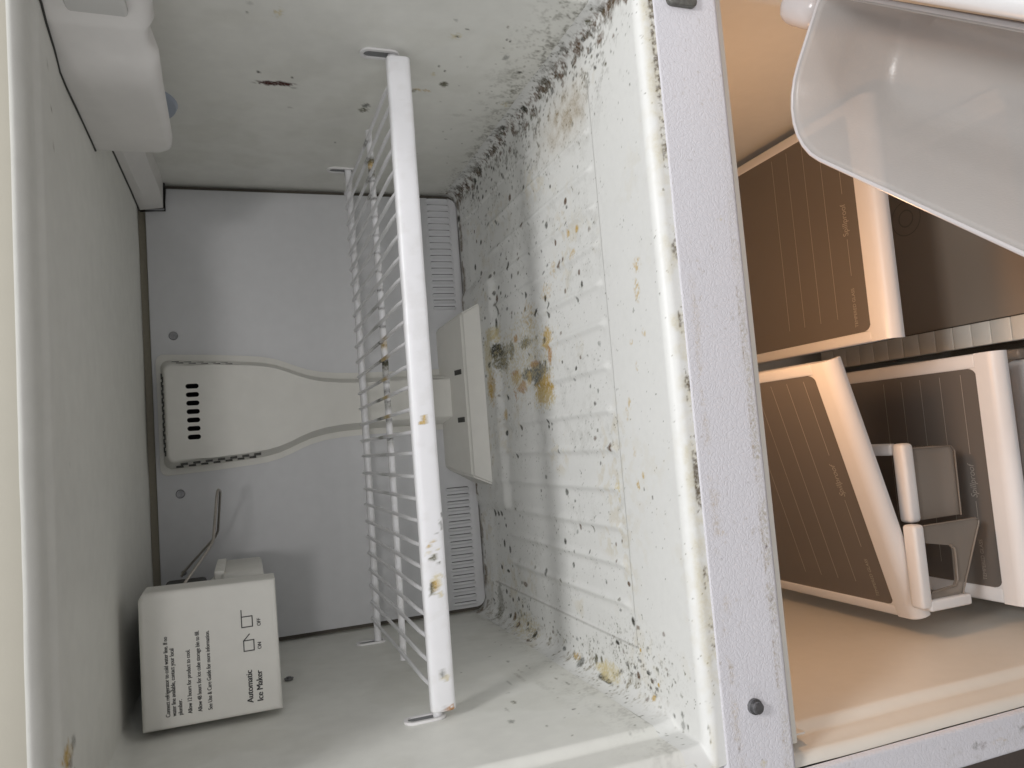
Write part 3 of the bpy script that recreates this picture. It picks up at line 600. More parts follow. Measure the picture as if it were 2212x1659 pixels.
for x in (0.0335, -0.0335):
    o = box('clip_slot', (-0.0035, -0.009, -0.0012), (0.0035, 0.009, 0.0012), M['dark'], DC); o.location = (x, -0.0535, 0.0352); o.rotation_euler = (math.radians(14), 0, 0)
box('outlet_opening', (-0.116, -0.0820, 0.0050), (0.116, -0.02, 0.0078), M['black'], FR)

# ---- shelf support slots on the walls
for sg in (1, -1):
    for y in (-0.3835, -0.080):
        xw = sg * WX
        ring_prism('shelf_slot', stadium(y, 0.1840, 0.0088, 0.0190), stadium(y, 0.1840, 0.0056, 0.0154), xw, xw - sg * 0.0022, M['trim'], FR)
        prism('slot_recess', stadium(y, 0.1840, 0.0056, 0.0154), xw - sg * 0.0008, xw - sg * 0.0010, M['slotgrey'], FR, axis='x')

# ---- lamp and control housing in the upper right corner, with wire duct behind it
def loft(name, secs, mat, parent, cap=True, sharp=40, closed=True):
    bm = bmesh.new(); R = [[bm.verts.new(p) for p in s] for s in secs]; n = len(secs[0])
    for i in range(len(R) - 1):
        for j in range(n if closed else n - 1): bm.faces.new((R[i][j], R[i][(j + 1) % n], R[i + 1][(j + 1) % n], R[i + 1][j]))
    if cap: bm.faces.new(R[0]); bm.faces.new(R[-1])
    return from_bm(name, bm, mat, parent, True, sharp)
secs = []
for y, xi, zb, r in ((-0.545, 0.252, 0.372, 0.012), (-0.513, 0.250, 0.3695, 0.012), (-0.503, 0.244, 0.3692, 0.010), (-0.497, 0.2425, 0.3735, 0.007), (-0.487, 0.239, 0.3745, 0.006), (-0.480, 0.2365, 0.3735, 0.007), (-0.474, 0.234, 0.3695, 0.010), (-0.462, 0.227, 0.3695, 0.012), (-0.440, 0.2255, 0.370, 0.010), (-0.40, 0.2255, 0.3705, 0.008), (-0.34, 0.2245, 0.3715, 0.007), (-0.326, 0.2240, 0.3735, 0.007), (-0.320, 0.2245, 0.379, 0.007)):
    sec = [(0.312, y, 0.4375), (xi, y, 0.4375), (xi + 0.001, y, zb + r)]
    for k in range(1, 7): a = math.pi + (math.pi / 2) * k / 6; sec.append((xi + 0.001 + r + r * math.cos(a), y, zb + r + r * math.sin(a)))
    sec.append((0.312, y, zb + 0.020)); secs.append(sec)
HS = loft('lamp_housing', secs, M['housing'], FR)
# finger dimple on the lower edge, lens window on the front part
o = box('lamp_lens', (0.2478, -0.556, 0.385), (0.2530, -0.506, 0.424), M['lens'], HS, 0.003, 3)
ring_o = [(-0.560, 0.380), (-0.502, 0.380), (-0.502, 0.429), (-0.560, 0.429)]
secs = []
for y, xi, zb in ((-0.322, 0.262, 0.412), (-0.30, 0.262, 0.4115), (-0.12, 0.268, 0.4105), (-0.085, 0.2695, 0.4095), (-0.050, 0.2700, 0.4080), (-0.006, 0.2705, 0.4078)):
    k = {-0.050: 0.014, -0.006: 0.004}.get(y, 0.018)
    secs.append([(0.311, y, 0.4375), (xi, y, 0.4375), (xi + 0.0015, y, zb + 0.018), (xi + k, y, zb + 0.001), (0.311, y, zb)])
DU = loft('wire_duct', secs, M['housing'], FR, sharp=30)
for k in range(3): box('duct_rib', (0.2665, -0.318 + 0.004 * k, 0.4135), (0.285, -0.3165 + 0.004 * k, 0.430), M['cover'], DU)
# dark seam where housing and duct meet the ceiling
tube('housing_seam', [(0.2512, -0.545, 0.4374), (0.2492, -0.513, 0.4374), (0.2422, -0.500, 0.4374), (0.2352, -0.478, 0.4374), (0.2262, -0.462, 0.4374), (0.2247, -0.44, 0.4374), (0.2247, -0.40, 0.4374), (0.2237, -0.34, 0.4374), (0.2232, -0.322, 0.4374)], 0.0008, M['dark'], HS, 6)
tube('duct_seam', [(0.2612, -0.32, 0.4374), (0.2672, -0.12, 0.4374), (0.2687, -0.085, 0.4374), (0.2697, -0.006, 0.4374)], 0.0011, M['dark'], DU, 6)
tube('duct_joint', [(0.2700, -0.0035, 0.4370), (0.2712, -0.0035, 0.4070), (0.3090, -0.0035, 0.4070)], 0.0011, M['black'], DU, 6)
bm = bmesh.new(); bmesh.ops.create_cone(bm, cap_ends=True, segments=40, radius1=0.047, radius2=0.045, depth=0.004)
bmesh.ops.transform(bm, matrix=Matrix.Translation((0.308, -0.240, 0.4185)) @ Matrix.Rotation(-math.pi / 2, 4, 'Y'), verts=bm.verts)
for v in bm.verts: v.co.z = min(v.co.z, 0.4365)
from_bm('round_lens', bm, M['blue'], FR, True)
screw('mount_bolt', (-0.3085, -0.184, 0.290), 0.0052, FR, '-x')

# ---- divider bar between the compartments (embossed painted steel)
def bar_sheet(name, x0, x1, prof, nx, seed, dirt):
    P = np.array(prof); seg = np.linalg.norm(np.diff(P, axis=0), axis=1)
    pts = [P[0]]
    for a, b, l in zip(P[:-1], P[1:], seg):
        n = max(1, int(l / 0.0012))
        pts += [a + (b - a) * (k + 1) / n for k in range(n)]
    pts = np.array(pts); xx = np.linspace(x0, x1, nx)
    Xg = np.repeat(xx[:, None], len(pts), 1); Yg = np.repeat(pts[None, :, 0], nx, 0); Zg = np.repeat(pts[None, :, 1], nx, 0)
    St = Stain(Xg, Zg, seed); dirt(St, Xg, Yg, Zg)
    return grid_mesh(name, np.stack([Xg, Yg, Zg], -1), M['steel'], FR, St.rgba())
def dirt_mull(St, X, Y, Z):
    n = vnoise(X, Z, 60, 91); n2 = vnoise(X, Z, 260, 92); n3 = vnoise(X * 0.35, Z, 300, 93)
    left = sstep(0.20, -0.10, X)
    St.put(np.exp(-((Z + 0.0715) / 0.0040) ** 2) * (0.25 + 0.75 * left) * (0.45 + 0.55 * sstep(0.3, 0.6, n)) * 0.85 * sstep(0.26, 0.15, X), (0.43, 0.39, 0.29))
    St.put(np.exp(-((Z + 0.0680) / 0.0010) ** 2) * sstep(0.40, 0.6, n3) * left * 0.8, (0.30, 0.22, 0.12))
    St.put(np.exp(-((Z + 0.0245 + 0.02 * (n - .5) * .3) / 0.0030) ** 2) * sstep(0.42, 0.65, n) * sstep(0.10, -0.02, X) * 0.6, (0.48, 0.40, 0.28))
    St.put(0.45 * sstep(0.86, 0.93, n2) * sstep(0.4, 0.7, n), (0.35, 0.28, 0.18))
    for q in ((102, -58, 3, 5, 'y', .5), (-155, -31, 2, 6, 'o', .35), (-336, -47, 3, 3, 'y', .8), (-333, -46.5, .8, .8, 'k', .9), (-171, -71, 1.6, 1.2, 'x', .95), (-175, -27, .9, .9, 'k', .8), (-190, -27, .8, .8, 'k', .7),
              (-345, -28, 7, 1.2, 'b', .6), (-360, -28, 8, 1.2, 'b', .5), (-320, -26, 5, 1, 'b', .5), (-268, -26, 3, 1, 'b', .3), (235, -30, 1, 1.6, 'k', .5), (-118, -60, .8, .8, 'g', .8), (-40, -56, .7, .7, 'k', .6), (-230, -70, 2, 3, 'b', .6), (-212, -71, 3, 2, 'b', .5)):
        St.blob(*q[:4], q[4], q[5], .5)
rl = [(-0.5495 + 0.0015 * (1 - math.sin(a)), -0.0135 + 0.0015 * math.cos(a)) for a in np.linspace(0, math.pi / 2, 6)]
prof = [(-0.5405, -0.0120)] + rl + [(-0.5513, -0.0150), (-0.5515, -0.0750), (-0.5508, -0.0772), (-0.5495, -0.0778), (-0.530, -0.0780)]
MU = bar_sheet('divider_bar', -0.3848, 0.3848, prof, 640, 90, dirt_mull)
# stub bolt left by the hinge, and hinge plate at the right end
bm = bmesh.new()
bmesh.ops.create_cone(bm, cap_ends=True, segments=24, radius1=0.0062, radius2=0.0060, depth=0.004)
bmesh.ops.create_cone(bm, cap_ends=True, segments=24, radius1=0.0050, radius2=0.0045, depth=0.011)
bmesh.ops.transform(bm, matrix=Matrix.Translation((-0.2915, -0.5530, -0.0435)) @ Matrix.Rotation(math.pi / 2, 4, 'X'), verts=bm.verts)
bmesh.ops.bevel(bm, geom=[e for e in bm.edges if e.calc_face_angle(0) > 1], offset=0.0006, segments=2, affect='EDGES')
from_bm('stub_bolt', bm, M['metal'], MU, True, 40)
hp = []
for (cx, cz), a0 in (((0.2885, -0.0315), math.pi / 2), ((0.2885, -0.0505), math.pi)):
    for k in range(5): a = a0 + (math.pi / 2) * k / 4; hp.append((cx + 0.0045 * math.cos(a), cz + 0.0045 * math.sin(a)))
hp += [(0.3840, -0.055), (0.3840, -0.027)]
HP = prism('hinge_plate', hp, -0.5512, -0.5560, M['grime_metal'], MU, 0.0012, 2)
screw('hinge_screw', (0.2960, -0.5570, -0.041), 0.0060, MU)

# ---- side flanges of the cabinet front
def dirt_fl(St, X, Y, Z):
    n = vnoise(X, Z, 70, 191); n2 = vnoise(X, Z, 240, 192)
    St.put(0.35 * sstep(0.55, 0.8, n) * sstep(0.4, 0.8, n2), (0.40, 0.37, 0.30))
    for q in ((-368, -270, 4, 5, 'm', .6), (-371, -280, 4, 4, 'b', .5), (-370, -300, 2, 9, 'o', .5), (-364, -235, 1.2, 1.5, 'k', .5), (-366, -330, 3, 5, 'm', .5)):
        St.blob(*q[:4], q[4], q[5], .6)
def vflange(x0, x1, z0, z1, seed):
    xx = np.linspace(x0, x1, 26); zz = np.linspace(z0, z1, int((z1 - z0) / 0.0025))
    Xg = np.repeat(xx[:, None], len(zz), 1); Zg = np.repeat(zz[None], len(xx), 0)
    e = np.clip((0.003 - np.minimum(np.abs(Xg - x0), np.abs(Xg - x1))) / 0.003, 0, 1)
    Yg = -0.5512 + 0.004 * e ** 2
    St = Stain(Xg, Zg, seed); dirt_fl(St, Xg, Yg, Zg)
    return grid_mesh('side_flange', np.stack([Xg, Yg, Zg], -1), M['steel'], FR, St.rgba())
vflange(-0.3855, -0.3500, -1.045, -0.0790, 190); vflange(0.3500, 0.3855, -1.045, -0.0790, 193)
vflange(-0.3855, -0.3310, -0.0110, 0.4490, 195); vflange(0.3310, 0.3855, -0.0110, 0.4490, 197)

for sg in (1, -1):
    box('front_return', (min(sg * 0.3245, sg * 0.362), -0.5475, -0.030), (max(sg * 0.3245, sg * 0.362), -0.5450, 0.447), M['liner'], FR)
# ---- fresh food compartment liner
FW = 0.333
def fw_side(sg):
    yy = np.concatenate([np.linspace(0.012, -0.50, 60), np.linspace(-0.503, -0.545, 26)])
    off = 0.007 * sstep(-0.503, -0.517, yy) + 0.002 * sstep(-0.517, -0.536, yy) + 0.008 * np.clip((-0.536 - yy) / 0.009, 0, 1) ** 2
    zz = np.concatenate([np.linspace(-0.98, -0.22, 60), np.linspace(-0.215, -0.0785, 16)])
    Yg = np.repeat(yy[:, None], len(zz), 1); Zg = np.repeat(zz[None], len(yy), 0); Xg = sg * (FW + np.repeat(off[:, None], len(zz), 1))
    Xg = Xg + (vnoise(Yg, Zg, 12, 5) - .5) * 0.0012
    return grid_mesh('compartment_wall', np.stack([Xg, Yg, Zg], -1), M['fridge_liner'], FR)
fw_side(1); fw_side(-1)
box('compartment_back', (-0.335, 0.0, -0.98), (0.335, 0.010, -0.078), M['fridge_liner'], FR)
box('compartment_floor', (-0.340, -0.535, -0.98), (0.340, 0.0, -0.965), M['fridge_liner'], FR)
box('compartment_ceiling', (-0.338, -0.530, -0.098), (0.338, 0.0, -0.0785), M['fridge_liner'], FR)
# paper label on the left wall just under the divider
LB = box('paper_label', (-FW - 0.0002, -0.528, -0.108), (-FW + 0.0012, -0.455, -0.080), M['paper'], FR)
for k, (w, z) in enumerate(((0.055, -0.1010), (0.054, -0.0970), (0.030, -0.0930))):
    for j in range(int(w / 0.006)):
        box('printed_line', (-FW + 0.0010, -0.524 + 0.006 * j, z - 0.0011), (-FW + 0.0016, -0.524 + 0.006 * j + 0.0046, z + 0.0011), M['ink'], LB)

# ------------------------------------------------------------------ refrigerator door, half open, with frosted bin
PV = Vector((0.365, -0.600, 0)); DD = Vector((-0.612, -0.791, 0)); DN = Vector((-0.791, 0.612, 0))
def dp(s, n, z): return tuple(PV + DD * s + DN * n + Vector((0, 0, z)))
def door_box(name, s0, s1, n0, n1, z0, z1, mat, parent, bev):
    bm = bmesh.new(); bmesh.ops.create_cube(bm, size=1)
    for v in bm.verts:
        v.co = Vector(dp((s0 + s1) / 2 + v.co.x * (s1 - s0), (n0 + n1) / 2 + v.co.y * (n1 - n0), (z0 + z1) / 2 + v.co.z * (z1 - z0)))
    bmesh.ops.recalc_face_normals(bm, faces=bm.faces)
    if bev: bmesh.ops.bevel(bm, geom=bm.edges[:], offset=bev, segments=3, profile=0.5, affect='EDGES')
    return from_bm(name, bm, mat, parent, True, 50)
DO = door_box('door', -0.015, 0.735, -0.030, 0.036, -1.02, -0.080, M['steel'], FR, 0.008)
door_box('gasket', 0.0, 0.725, 0.0355, 0.046, -1.01, -0.088, M['trim'], DO, 0.004)
door_box('inner_liner', 0.02, 0.70, 0.0455, 0.0605, -1.0, -0.092, M['trim'], DO, 0.007)
door_box('dike', 0.030, 0.080, 0.0630, 0.094, -0.96, -0.118, M['frost_rim'], DO, 0.014)
# bin: rounded tray, flared wall, open top
def rrect(s0, s1, n0, n1, r, z, k=8):
    out = []
    for (cs, cn), a0 in (((s1 - 0.01, n0 + 0.01), -math.pi / 2), ((s1 - r, n1 - r), 0), ((s0 + r, n1 - r), math.pi / 2), ((s0 + 0.01, n0 + 0.01), math.pi)):
        rr_ = 0.01 if cn == n0 + 0.01 else r
        for i in range(k + 1):
            a = a0 + (math.pi / 2) * i / k; out.append(dp(cs + rr_ * math.cos(a), cn + rr_ * math.sin(a), z))
    return out
secs = [rrect(0.125, 0.55, 0.066, 0.118, 0.030, -0.1975), rrect(0.108, 0.57, 0.066, 0.132, 0.040, -0.1955), rrect(0.100, 0.58, 0.066, 0.143, 0.046, -0.188), rrect(0.092, 0.59, 0.065, 0.163, 0.056, -0.155), rrect(0.086, 0.595, 0.065, 0.176, 0.060, -0.1235), rrect(0.0835, 0.598, 0.0645, 0.1785, 0.061, -0.120)]
bm = bmesh.new(); R = [[bm.verts.new(p) for p in s] for s in secs]; n = len(secs[0])
for i in range(len(R) - 1):
    for j in range(n): bm.faces.new((R[i][j], R[i][(j + 1) % n], R[i + 1][(j + 1) % n], R[i + 1][j]))
bm.faces.new(R[0])
BN = from_bm('door_bin', bm, M['frost'], DO, True, 60)
sm = BN.modifiers.new('wall', 'SOLIDIFY'); sm.thickness = 0.0022
rim = rrect(0.083, 0.599, 0.064, 0.179, 0.061, -0.120)
bm = bmesh.new(); R = []
pr = [Vector(p) for p in rim]
for i, p in enumerate(pr):
    t = (pr[(i + 1) % n] - pr[i - 1]).normalized(); a = t.cross(Vector((0, 0, 1))).normalized()
    R.append([bm.verts.new(p + 0.0017 * (a * math.cos(2 * math.pi * k / 8) + Vector((0, 0, 1)) * math.sin(2 * math.pi * k / 8))) for k in range(8)])
for i in range(n):
    for k in range(8): bm.faces.new((R[i][k], R[i][(k + 1) % 8], R[(i + 1) % n][(k + 1) % 8], R[(i + 1) % n][k]))
from_bm('bin_rim', bm, M['frost_rim'], DO, True, 180)

# ------------------------------------------------------------------ wire shelf in the freezer
WS = empty('wire_shelf', (0, -0.23, 0.17))
tag(WS, 'white vinyl-coated wire freezer shelf with a solid front bar, mould on its middle rod', 'shelf')
# front bar: tall rounded trim, sheet around x axis with stains
def bar_section(n=28):
    pts = []
    for k in range(n):
        a = 2 * math.pi * k / n; c, s = math.cos(a), math.sin(a)
        e = 0.55
        pts.append((-0.3905 + 0.0072 * math.copysign(abs(c) ** e, c), 0.1685 + 0.0112 * math.copysign(abs(s) ** e, s)))
    return np.array(pts)
sec = bar_section(32)
xx = np.concatenate([[-0.3020], np.linspace(-0.3014, 0.3014, 420), [0.3020]])
sc_ = np.ones(len(xx)); sc_[0] = sc_[-1] = 0.82
Xg = np.repeat(xx[:, None], len(sec), 1)
Yg = -0.3905 + (sec[None, :, 0] + 0.3905) * sc_[:, None]; Zg = 0.1685 + (sec[None, :, 1] - 0.1685) * sc_[:, None]
Zg = Zg + 0.0005 * (vnoise(Xg, Xg * 0, 20, 2) - 0.5)
St = Stain(Xg, Zg, 301)
for q in ((-163, 168, 5, 6, 'y', .6), (-168, 168, 3.2, 4, 'm', .9), (-156, 170, 5, 5, 'o', .6), (-172, 166, 2, 2, 'k', .8), (-186, 169, 6, 6, 'y', .7), (-192, 170, 5, 4, 'o', .85), (-196, 172, 4.5, 3, 'm', .95), (-190, 173, 2, 1.5, 'k', .9), (-200, 165, 3, 3, 'y', .7),
          (-43, 169, 4, 2.5, 'o', .9), (-46, 171, 2, 2, 'o', .8), (-38, 170, 2, 1.2, 'o', .6), (-268, 168, 4, 3, 'g', .85), (-273, 165, 3, 3, 'y', .7), (-300, 163, 3, 4, 'r', .85), (-298, 170, 2, 2, 'b', .6), (-138, 160, 5, 2, 'g', .5), (-146, 164, 1, 1, 'k', .5), (-130, 158, 3, 2, 'k', .6)):
    St.blob(*q[:4], q[4], q[5], .6)
St.put(0.10 * sstep(0.6, 0.8, vnoise(Xg, Zg, 90, 9)), (0.5, 0.48, 0.42))
fb = grid_mesh('front_bar', np.stack([Xg, Yg, Zg], -1), M['vinyl'], WS, St.rgba(), closed_v=True)
bm = bmesh.new(); bm.from_mesh(fb.data)
for side_x in (-0.3020, 0.3020):
    vv = [v for v in bm.verts if abs(v.co.x - side_x) < 1e-6]
    bm.faces.new(sorted(vv, key=lambda v: math.atan2(v.co.z - 0.1685, v.co.y + 0.3905)))
bm.to_mesh(fb.data); bm.free()
def rod_x(name, y, z, r, x0, x1, blobs, seed, base_y=0.0):
    nx = int((x1 - x0) / 0.0016); a = np.linspace(0, 2 * math.pi, 13)[:-1]
    xx = np.linspace(x0, x1, nx); Xg = np.repeat(xx[:, None], 12, 1); A = np.repeat(a[None], nx, 0)
    rr2 = r * (1 + 0.05 * (vnoise(Xg, A * 0.01, 120, seed) - .5))
    Yg = y + rr2 * np.cos(A); Zg = z + rr2 * np.sin(A) - 0.0015 * (1 - (Xg / 0.31) ** 2)
    St = Stain(Xg, A * r, seed)
    St.put(0.16 * sstep(0.5, 0.8, vnoise(Xg, A * r, 140, seed + 2)), (0.45, 0.42, 0.35))
    for u, ru, c, al in blobs:
        St.put(np.exp(-(((Xg - u / 1000) + (St.w) * 0.0018) / (ru / 1000)) ** 2) * al, SC[c])
    return grid_mesh(name, np.stack([Xg, Yg, Zg], -1), M['vinyl'], WS, St.rgba(), closed_v=True)
NW = 28; wx = [0.2770 - 0.02062 * i for i in range(NW)]
mid_bl = []
r3 = random.Random(12)
for i, x in enumerate(wx):
    if -0.07 < x < 0.26: mid_bl.append((x * 1000 - 3, 1.6, 'k', r3.uniform(.4, .9)))
mid_bl += [(256, 5, 'm', .9), (250, 4, 'o', .7), (245, 2, 'k', .9), (28, 5, 'k', .9), (22, 6, 'm', .7), (12, 4, 'm', .6), (-4, 4, 'k', .6), (-20, 5, 'm', .6), (-36, 4, 'k', .4), (48, 5, 'o', .5), (-60, 3, 'm', .4), (-95, 3, 'm', .35), (240, 3, 'm', .8)]
rod_x('support_rod', -0.2480, 0.1748, 0.0036, -0.292, 0.292, mid_bl, 320)
rod_x('support_rod', -0.0810, 0.1752, 0.0046, -0.3120, 0.3120, [], 330)
rod_x('support_rod', -0.3835, 0.1722, 0.0042, -0.3140, 0.3140, [], 340)
for i, x in enumerate(wx):
    path_y = np.concatenate([np.linspace(-0.3860, -0.0800, 110), [-0.0765, -0.0745, -0.0740]])
    path_z = np.concatenate([np.interp(np.linspace(-0.3860, -0.0800, 110), [-0.386, -0.36, -0.248, -0.08], [0.1775, 0.1790, 0.1793, 0.1808]), [0.1800, 0.1780, 0.1750]])
    sag = 0.0015 * (1 - (x / 0.31) ** 2)
    a = np.linspace(0, 2 * math.pi, 9)[:-1]; r = 0.0019
    Yg = np.repeat(path_y[:, None], 8, 1) - 0 * a[None]; A = np.repeat(a[None], len(path_y), 0)
    Xg = x + r * np.cos(A) + 0.0006 * math.sin(i * 2.3); Zg = path_z[:, None] - sag + r * np.sin(A)
    St = Stain(Yg, A * r * 3 + x, 350 + i)
    St.put(0.08 * sstep(0.5, 0.8, vnoise(Yg, A * r, 160, i)), (0.45, 0.42, 0.35))
    def smear(y0, ry, c, al): St.put(np.exp(-(((Yg - y0 / 1000) + St.w * 0.003) / (ry / 1000)) ** 2) * al, SC[c])
    if -0.12 < x < 0.10: smear(-235, 28, 'g', .45 if x > -.05 else .3)
    if -0.035 < x < 0.04: smear(-270, 16, 'o', .8); smear(-262, 9, 'y', .6)
    if 0.01 < x < 0.06: smear(-252, 5, 'k', .7); smear(-285, 14, 'o', .5)
    if x > 0.20: smear(-248, 8, 'm', .55); smear(-258, 3, 'k', .5)
    if -0.06 < x < 0.0: smear(-225, 14, 'm', .6)
    grid_mesh('wire', np.stack([Xg, Yg, Zg], -1), M['vinyl'], WS, St.rgba(), closed_v=True)

# ------------------------------------------------------------------ ice maker on the left freezer wall
IM = empty('ice_maker', (-0.24, -0.28, 0.30))
tag(IM, 'boxy off-white automatic ice maker with printed instructions on its front cover', 'ice maker')
CV = prism('front_cover', [(-0.3035, 0.3010), (-0.1815, 0.3022), (-0.1798, 0.4172), (-0.1868, 0.4212), (-0.3030, 0.4215)], -0.262, -0.300, M['cover'], IM, 0.0048, 4, sharp=60)
yt = -0.3003
for s_t, x, z, size, sx in (("Connect refrigerator to cold water line. If no", -0.292, 0.3980, 0.0052, 0.745), ("water line available, contact your local", -0.292, 0.3930, 0.0052, 0.745), ("plumber.", -0.292, 0.3878, 0.0052, 0.745),
                          ("Allow 12 hours for product to cool.", -0.292, 0.3796, 0.0052, 0.745), ("Allow 48 hours for ice cube storage bin to fill.", -0.292, 0.3712, 0.0052, 0.745), ("See Use & Care Guide for more information.", -0.292, 0.3626, 0.0052, 0.745),
                          ("Automatic", -0.2925, 0.3270, 0.0078, 0.90), ("Ice Maker", -0.2925, 0.3182, 0.0078, 0.90), ("ON", -0.2448, 0.3176, 0.0047, 0.86), ("OFF", -0.2235, 0.3172, 0.0047, 0.86)):
    text('printed_text', s_t, (x, yt, z), size, M['ink'], CV, sx, bold=0.035)
def stroke(pts, name):
    bm = bmesh.new(); w = 0.00045
    for (a, b), (c, d) in zip(pts[:-1], pts[1:]):
        v = Vector((c - a, d - b)).normalized(); nrm = Vector((-v.y, v.x)) * w; e = v * w
        bm.faces.new([bm.verts.new((a - e.x + nrm.x, yt, b - e.y + nrm.y)), bm.verts.new((c + e.x + nrm.x, yt, d + e.y + nrm.y)), bm.verts.new((c + e.x - nrm.x, yt, d + e.y - nrm.y)), bm.verts.new((a - e.x - nrm.x, yt, b - e.y - nrm.y))])
    for i, f in enumerate(bm.faces):
        for v in f.verts: v.co.y -= 0.00002 * i
    return from_bm(name, bm, M['ink'], CV)
stroke([(-0.2352, 0.3330), (-0.2448, 0.3330), (-0.2448, 0.3240), (-0.2352, 0.3240), (-0.2352, 0.3330), (-0.2297, 0.3277)], 'printed_icon')
stroke([(-0.2132, 0.3340), (-0.2228, 0.3340), (-0.2228, 0.3245), (-0.2132, 0.3245), (-0.2132, 0.3340), (-0.2070, 0.3340)], 'printed_icon')
# mechanism behind the cover
box('ice_tray', (-0.300, -0.262, 0.318), (-0.203, -0.060, 0.372), M['cover'], IM, 0.010, 3)
box('mount_bracket', (-0.306, -0.262, 0.375), (-0.205, -0.045, 0.4205), M['dark'], IM, 0.004)
box('gear_case', (-0.302, -0.272, 0.3035), (-0.1845, -0.258, 0.4175), M['dark'], IM, 0.002)
ST = box('stripper', (-0.262, -0.200, 0.3105), (-0.1840, -0.085, 0.3530), M['cover'], IM, 0.004, 2)
for k in range(9): box('stripper_tooth', (-0.1960, -0.196 + 0.0125 * k, 0.3500), (-0.1815, -0.1895 + 0.0125 * k, 0.3600), M['cover'], IM, 0.001)
tube('shut_off_arm', [(-0.198, -0.258, 0.3985), (-0.1900, -0.248, 0.3910), (-0.1560, -0.215, 0.3640), (-0.1520, -0.210, 0.3612), (-0.1480, -0.205, 0.3590), (-0.1040, -0.180, 0.3545), (-0.0980, -0.176, 0.3535), (-0.0965, -0.172, 0.3525),
                     (-0.0975, -0.160, 0.3515), (-0.1000, -0.150, 0.3515), (-0.1480, -0.085, 0.3580), (-0.1560, -0.078, 0.3620), (-0.1950, -0.070, 0.4000), (-0.1990, -0.070, 0.4020)], 0.0015, M['rod'], IM, 8)

# ------------------------------------------------------------------ glass shelves of the fresh food compartment
def quarter(y0, z0, r, n=8): return [(y0 - r * math.sin(a), z0 - r * (1 - math.cos(a))) for a in np.linspace(0, math.pi / 2, n)]
def make_glass_shelf(name, x0, x1, zt, y_in, y_out, y_back, label, words=True, script=0.5, slant=0.0, side=0.014):
    o = empty(name, ((x0 + x1) / 2, (y_out + y_back) / 2, zt - 0.02))
    tag(o, label, 'shelf')
    # front rail: flat top rolling over into a deep rounded nose
    rad = 0.015
    pr = [(y_in, zt - 0.010), (y_in, zt)] + [(y, z) for y, z in quarter(y_out + rad, zt, rad)] + [(y_out + 0.001, zt - 0.019), (y_out + 0.006, zt - 0.019), (y_out + 0.010, zt - 0.010)]
    prism('front_rail', pr, x0, x1, M['trim'], o, 0.0, axis='x', sharp=45)
    for xa, xb in ((x0, x0 + side), (x1 - side, x1)):
        box('side_rail', (xa, y_in + 0.0002, zt - 0.014), (xb, y_back, zt - 0.0003), M['trim'], o, 0.0025)
    # rounded inside corners of the frame
    for xc, sg in ((x0 + side, 1), (x1 - side, -1)):
        pts = [(xc - sg * 0.001, y_in - 0.001)] + [(xc + sg * (0.010 - 0.010 * math.sin(a)), y_in + 0.010 - 0.010 * math.cos(a)) for a in np.linspace(0, math.pi / 2, 6)]
        prism('corner_fillet', pts, zt - 0.010, zt - 0.0006, M['trim'], o, axis='z')
    box('back_rail', (x0 + side, y_back - 0.012, zt - 0.014), (x1 - side, y_back, zt - 0.0006), M['trim'], o, 0.002)
    g = box('glass_pane', (x0 + side - 0.002, y_in - 0.002, zt - 0.0062), (x1 - side + 0.002, y_back - 0.010, zt - 0.0016), M['glass'], o)
    zl = zt - 0.0013; yl = y_in + 0.022; a, b = x0 + side + 0.006, x1 - side - 0.006
    if words:
        w = 0.052; c = a + (b - a) * script; hw = w / 2
        tl = a + 0.062
        for xa, xb in ((tl + 0.004, c - hw - 0.004), (c + hw + 0.002, b)):
            if xb > xa: box('etched_line', (xa, yl - 0.0003, zl - 0.0002), (xb, yl + 0.0003, zl), M['etch'], g)
        text('etched_word', 'Spillproof', (c - hw, yl - 0.0030, zl), 0.0120, M['etch'], g, 0.88, (0, 0, 0), shear=slant)
        text('etched_word', 'TEMPERED GLASS', (a + 0.001, yl - 0.0020, zl), 0.0068, M['etch'], g, 0.92, (0, 0, 0))
        for k in range(1, 5):
            box('etched_line', (a + 0.016 * (k > 0), yl + 0.030 * k - 0.00025, zl - 0.0002), (b, yl + 0.030 * k + 0.00025, zl), M['etch'], g)
    return o
make_glass_shelf('glass_shelf', 0.0165, 0.3150, -0.395, -0.369, -0.4005, -0.020, 'level smoky glass shelf with white frame under the frosted door bin', script=0.55)
make_glass_shelf('glass_shelf', -0.3085, -0.0070, -0.520, -0.399, -0.4290, -0.030, 'level smoky glass shelf with white frame under the small clear drawer', script=0.50, slant=0.22, side=0.018)
S2 = make_glass_shelf('glass_shelf', -0.160, 0.160, 0.0, 0.032, 0.001, 0.330, 'tilted smoky glass shelf slanting down to the left wall, orange light on its rail', script=0.56, slant=0.22)
# seat the tilted one between the centre ladder and the left wall
S2.location = (-0.160, -0.386, -0.3560); S2.rotation_euler = (0, math.radians(-16.3), 0)
for ch in S2.children: ch.matrix_parent_inverse = Matrix.Identity(4)

# centre ladder that carries the shelves
box('shelf_ladder', (-0.006, -0.004, -0.92), (0.012, 0.0005, -0.12), M['trim'], FR, 0.001)

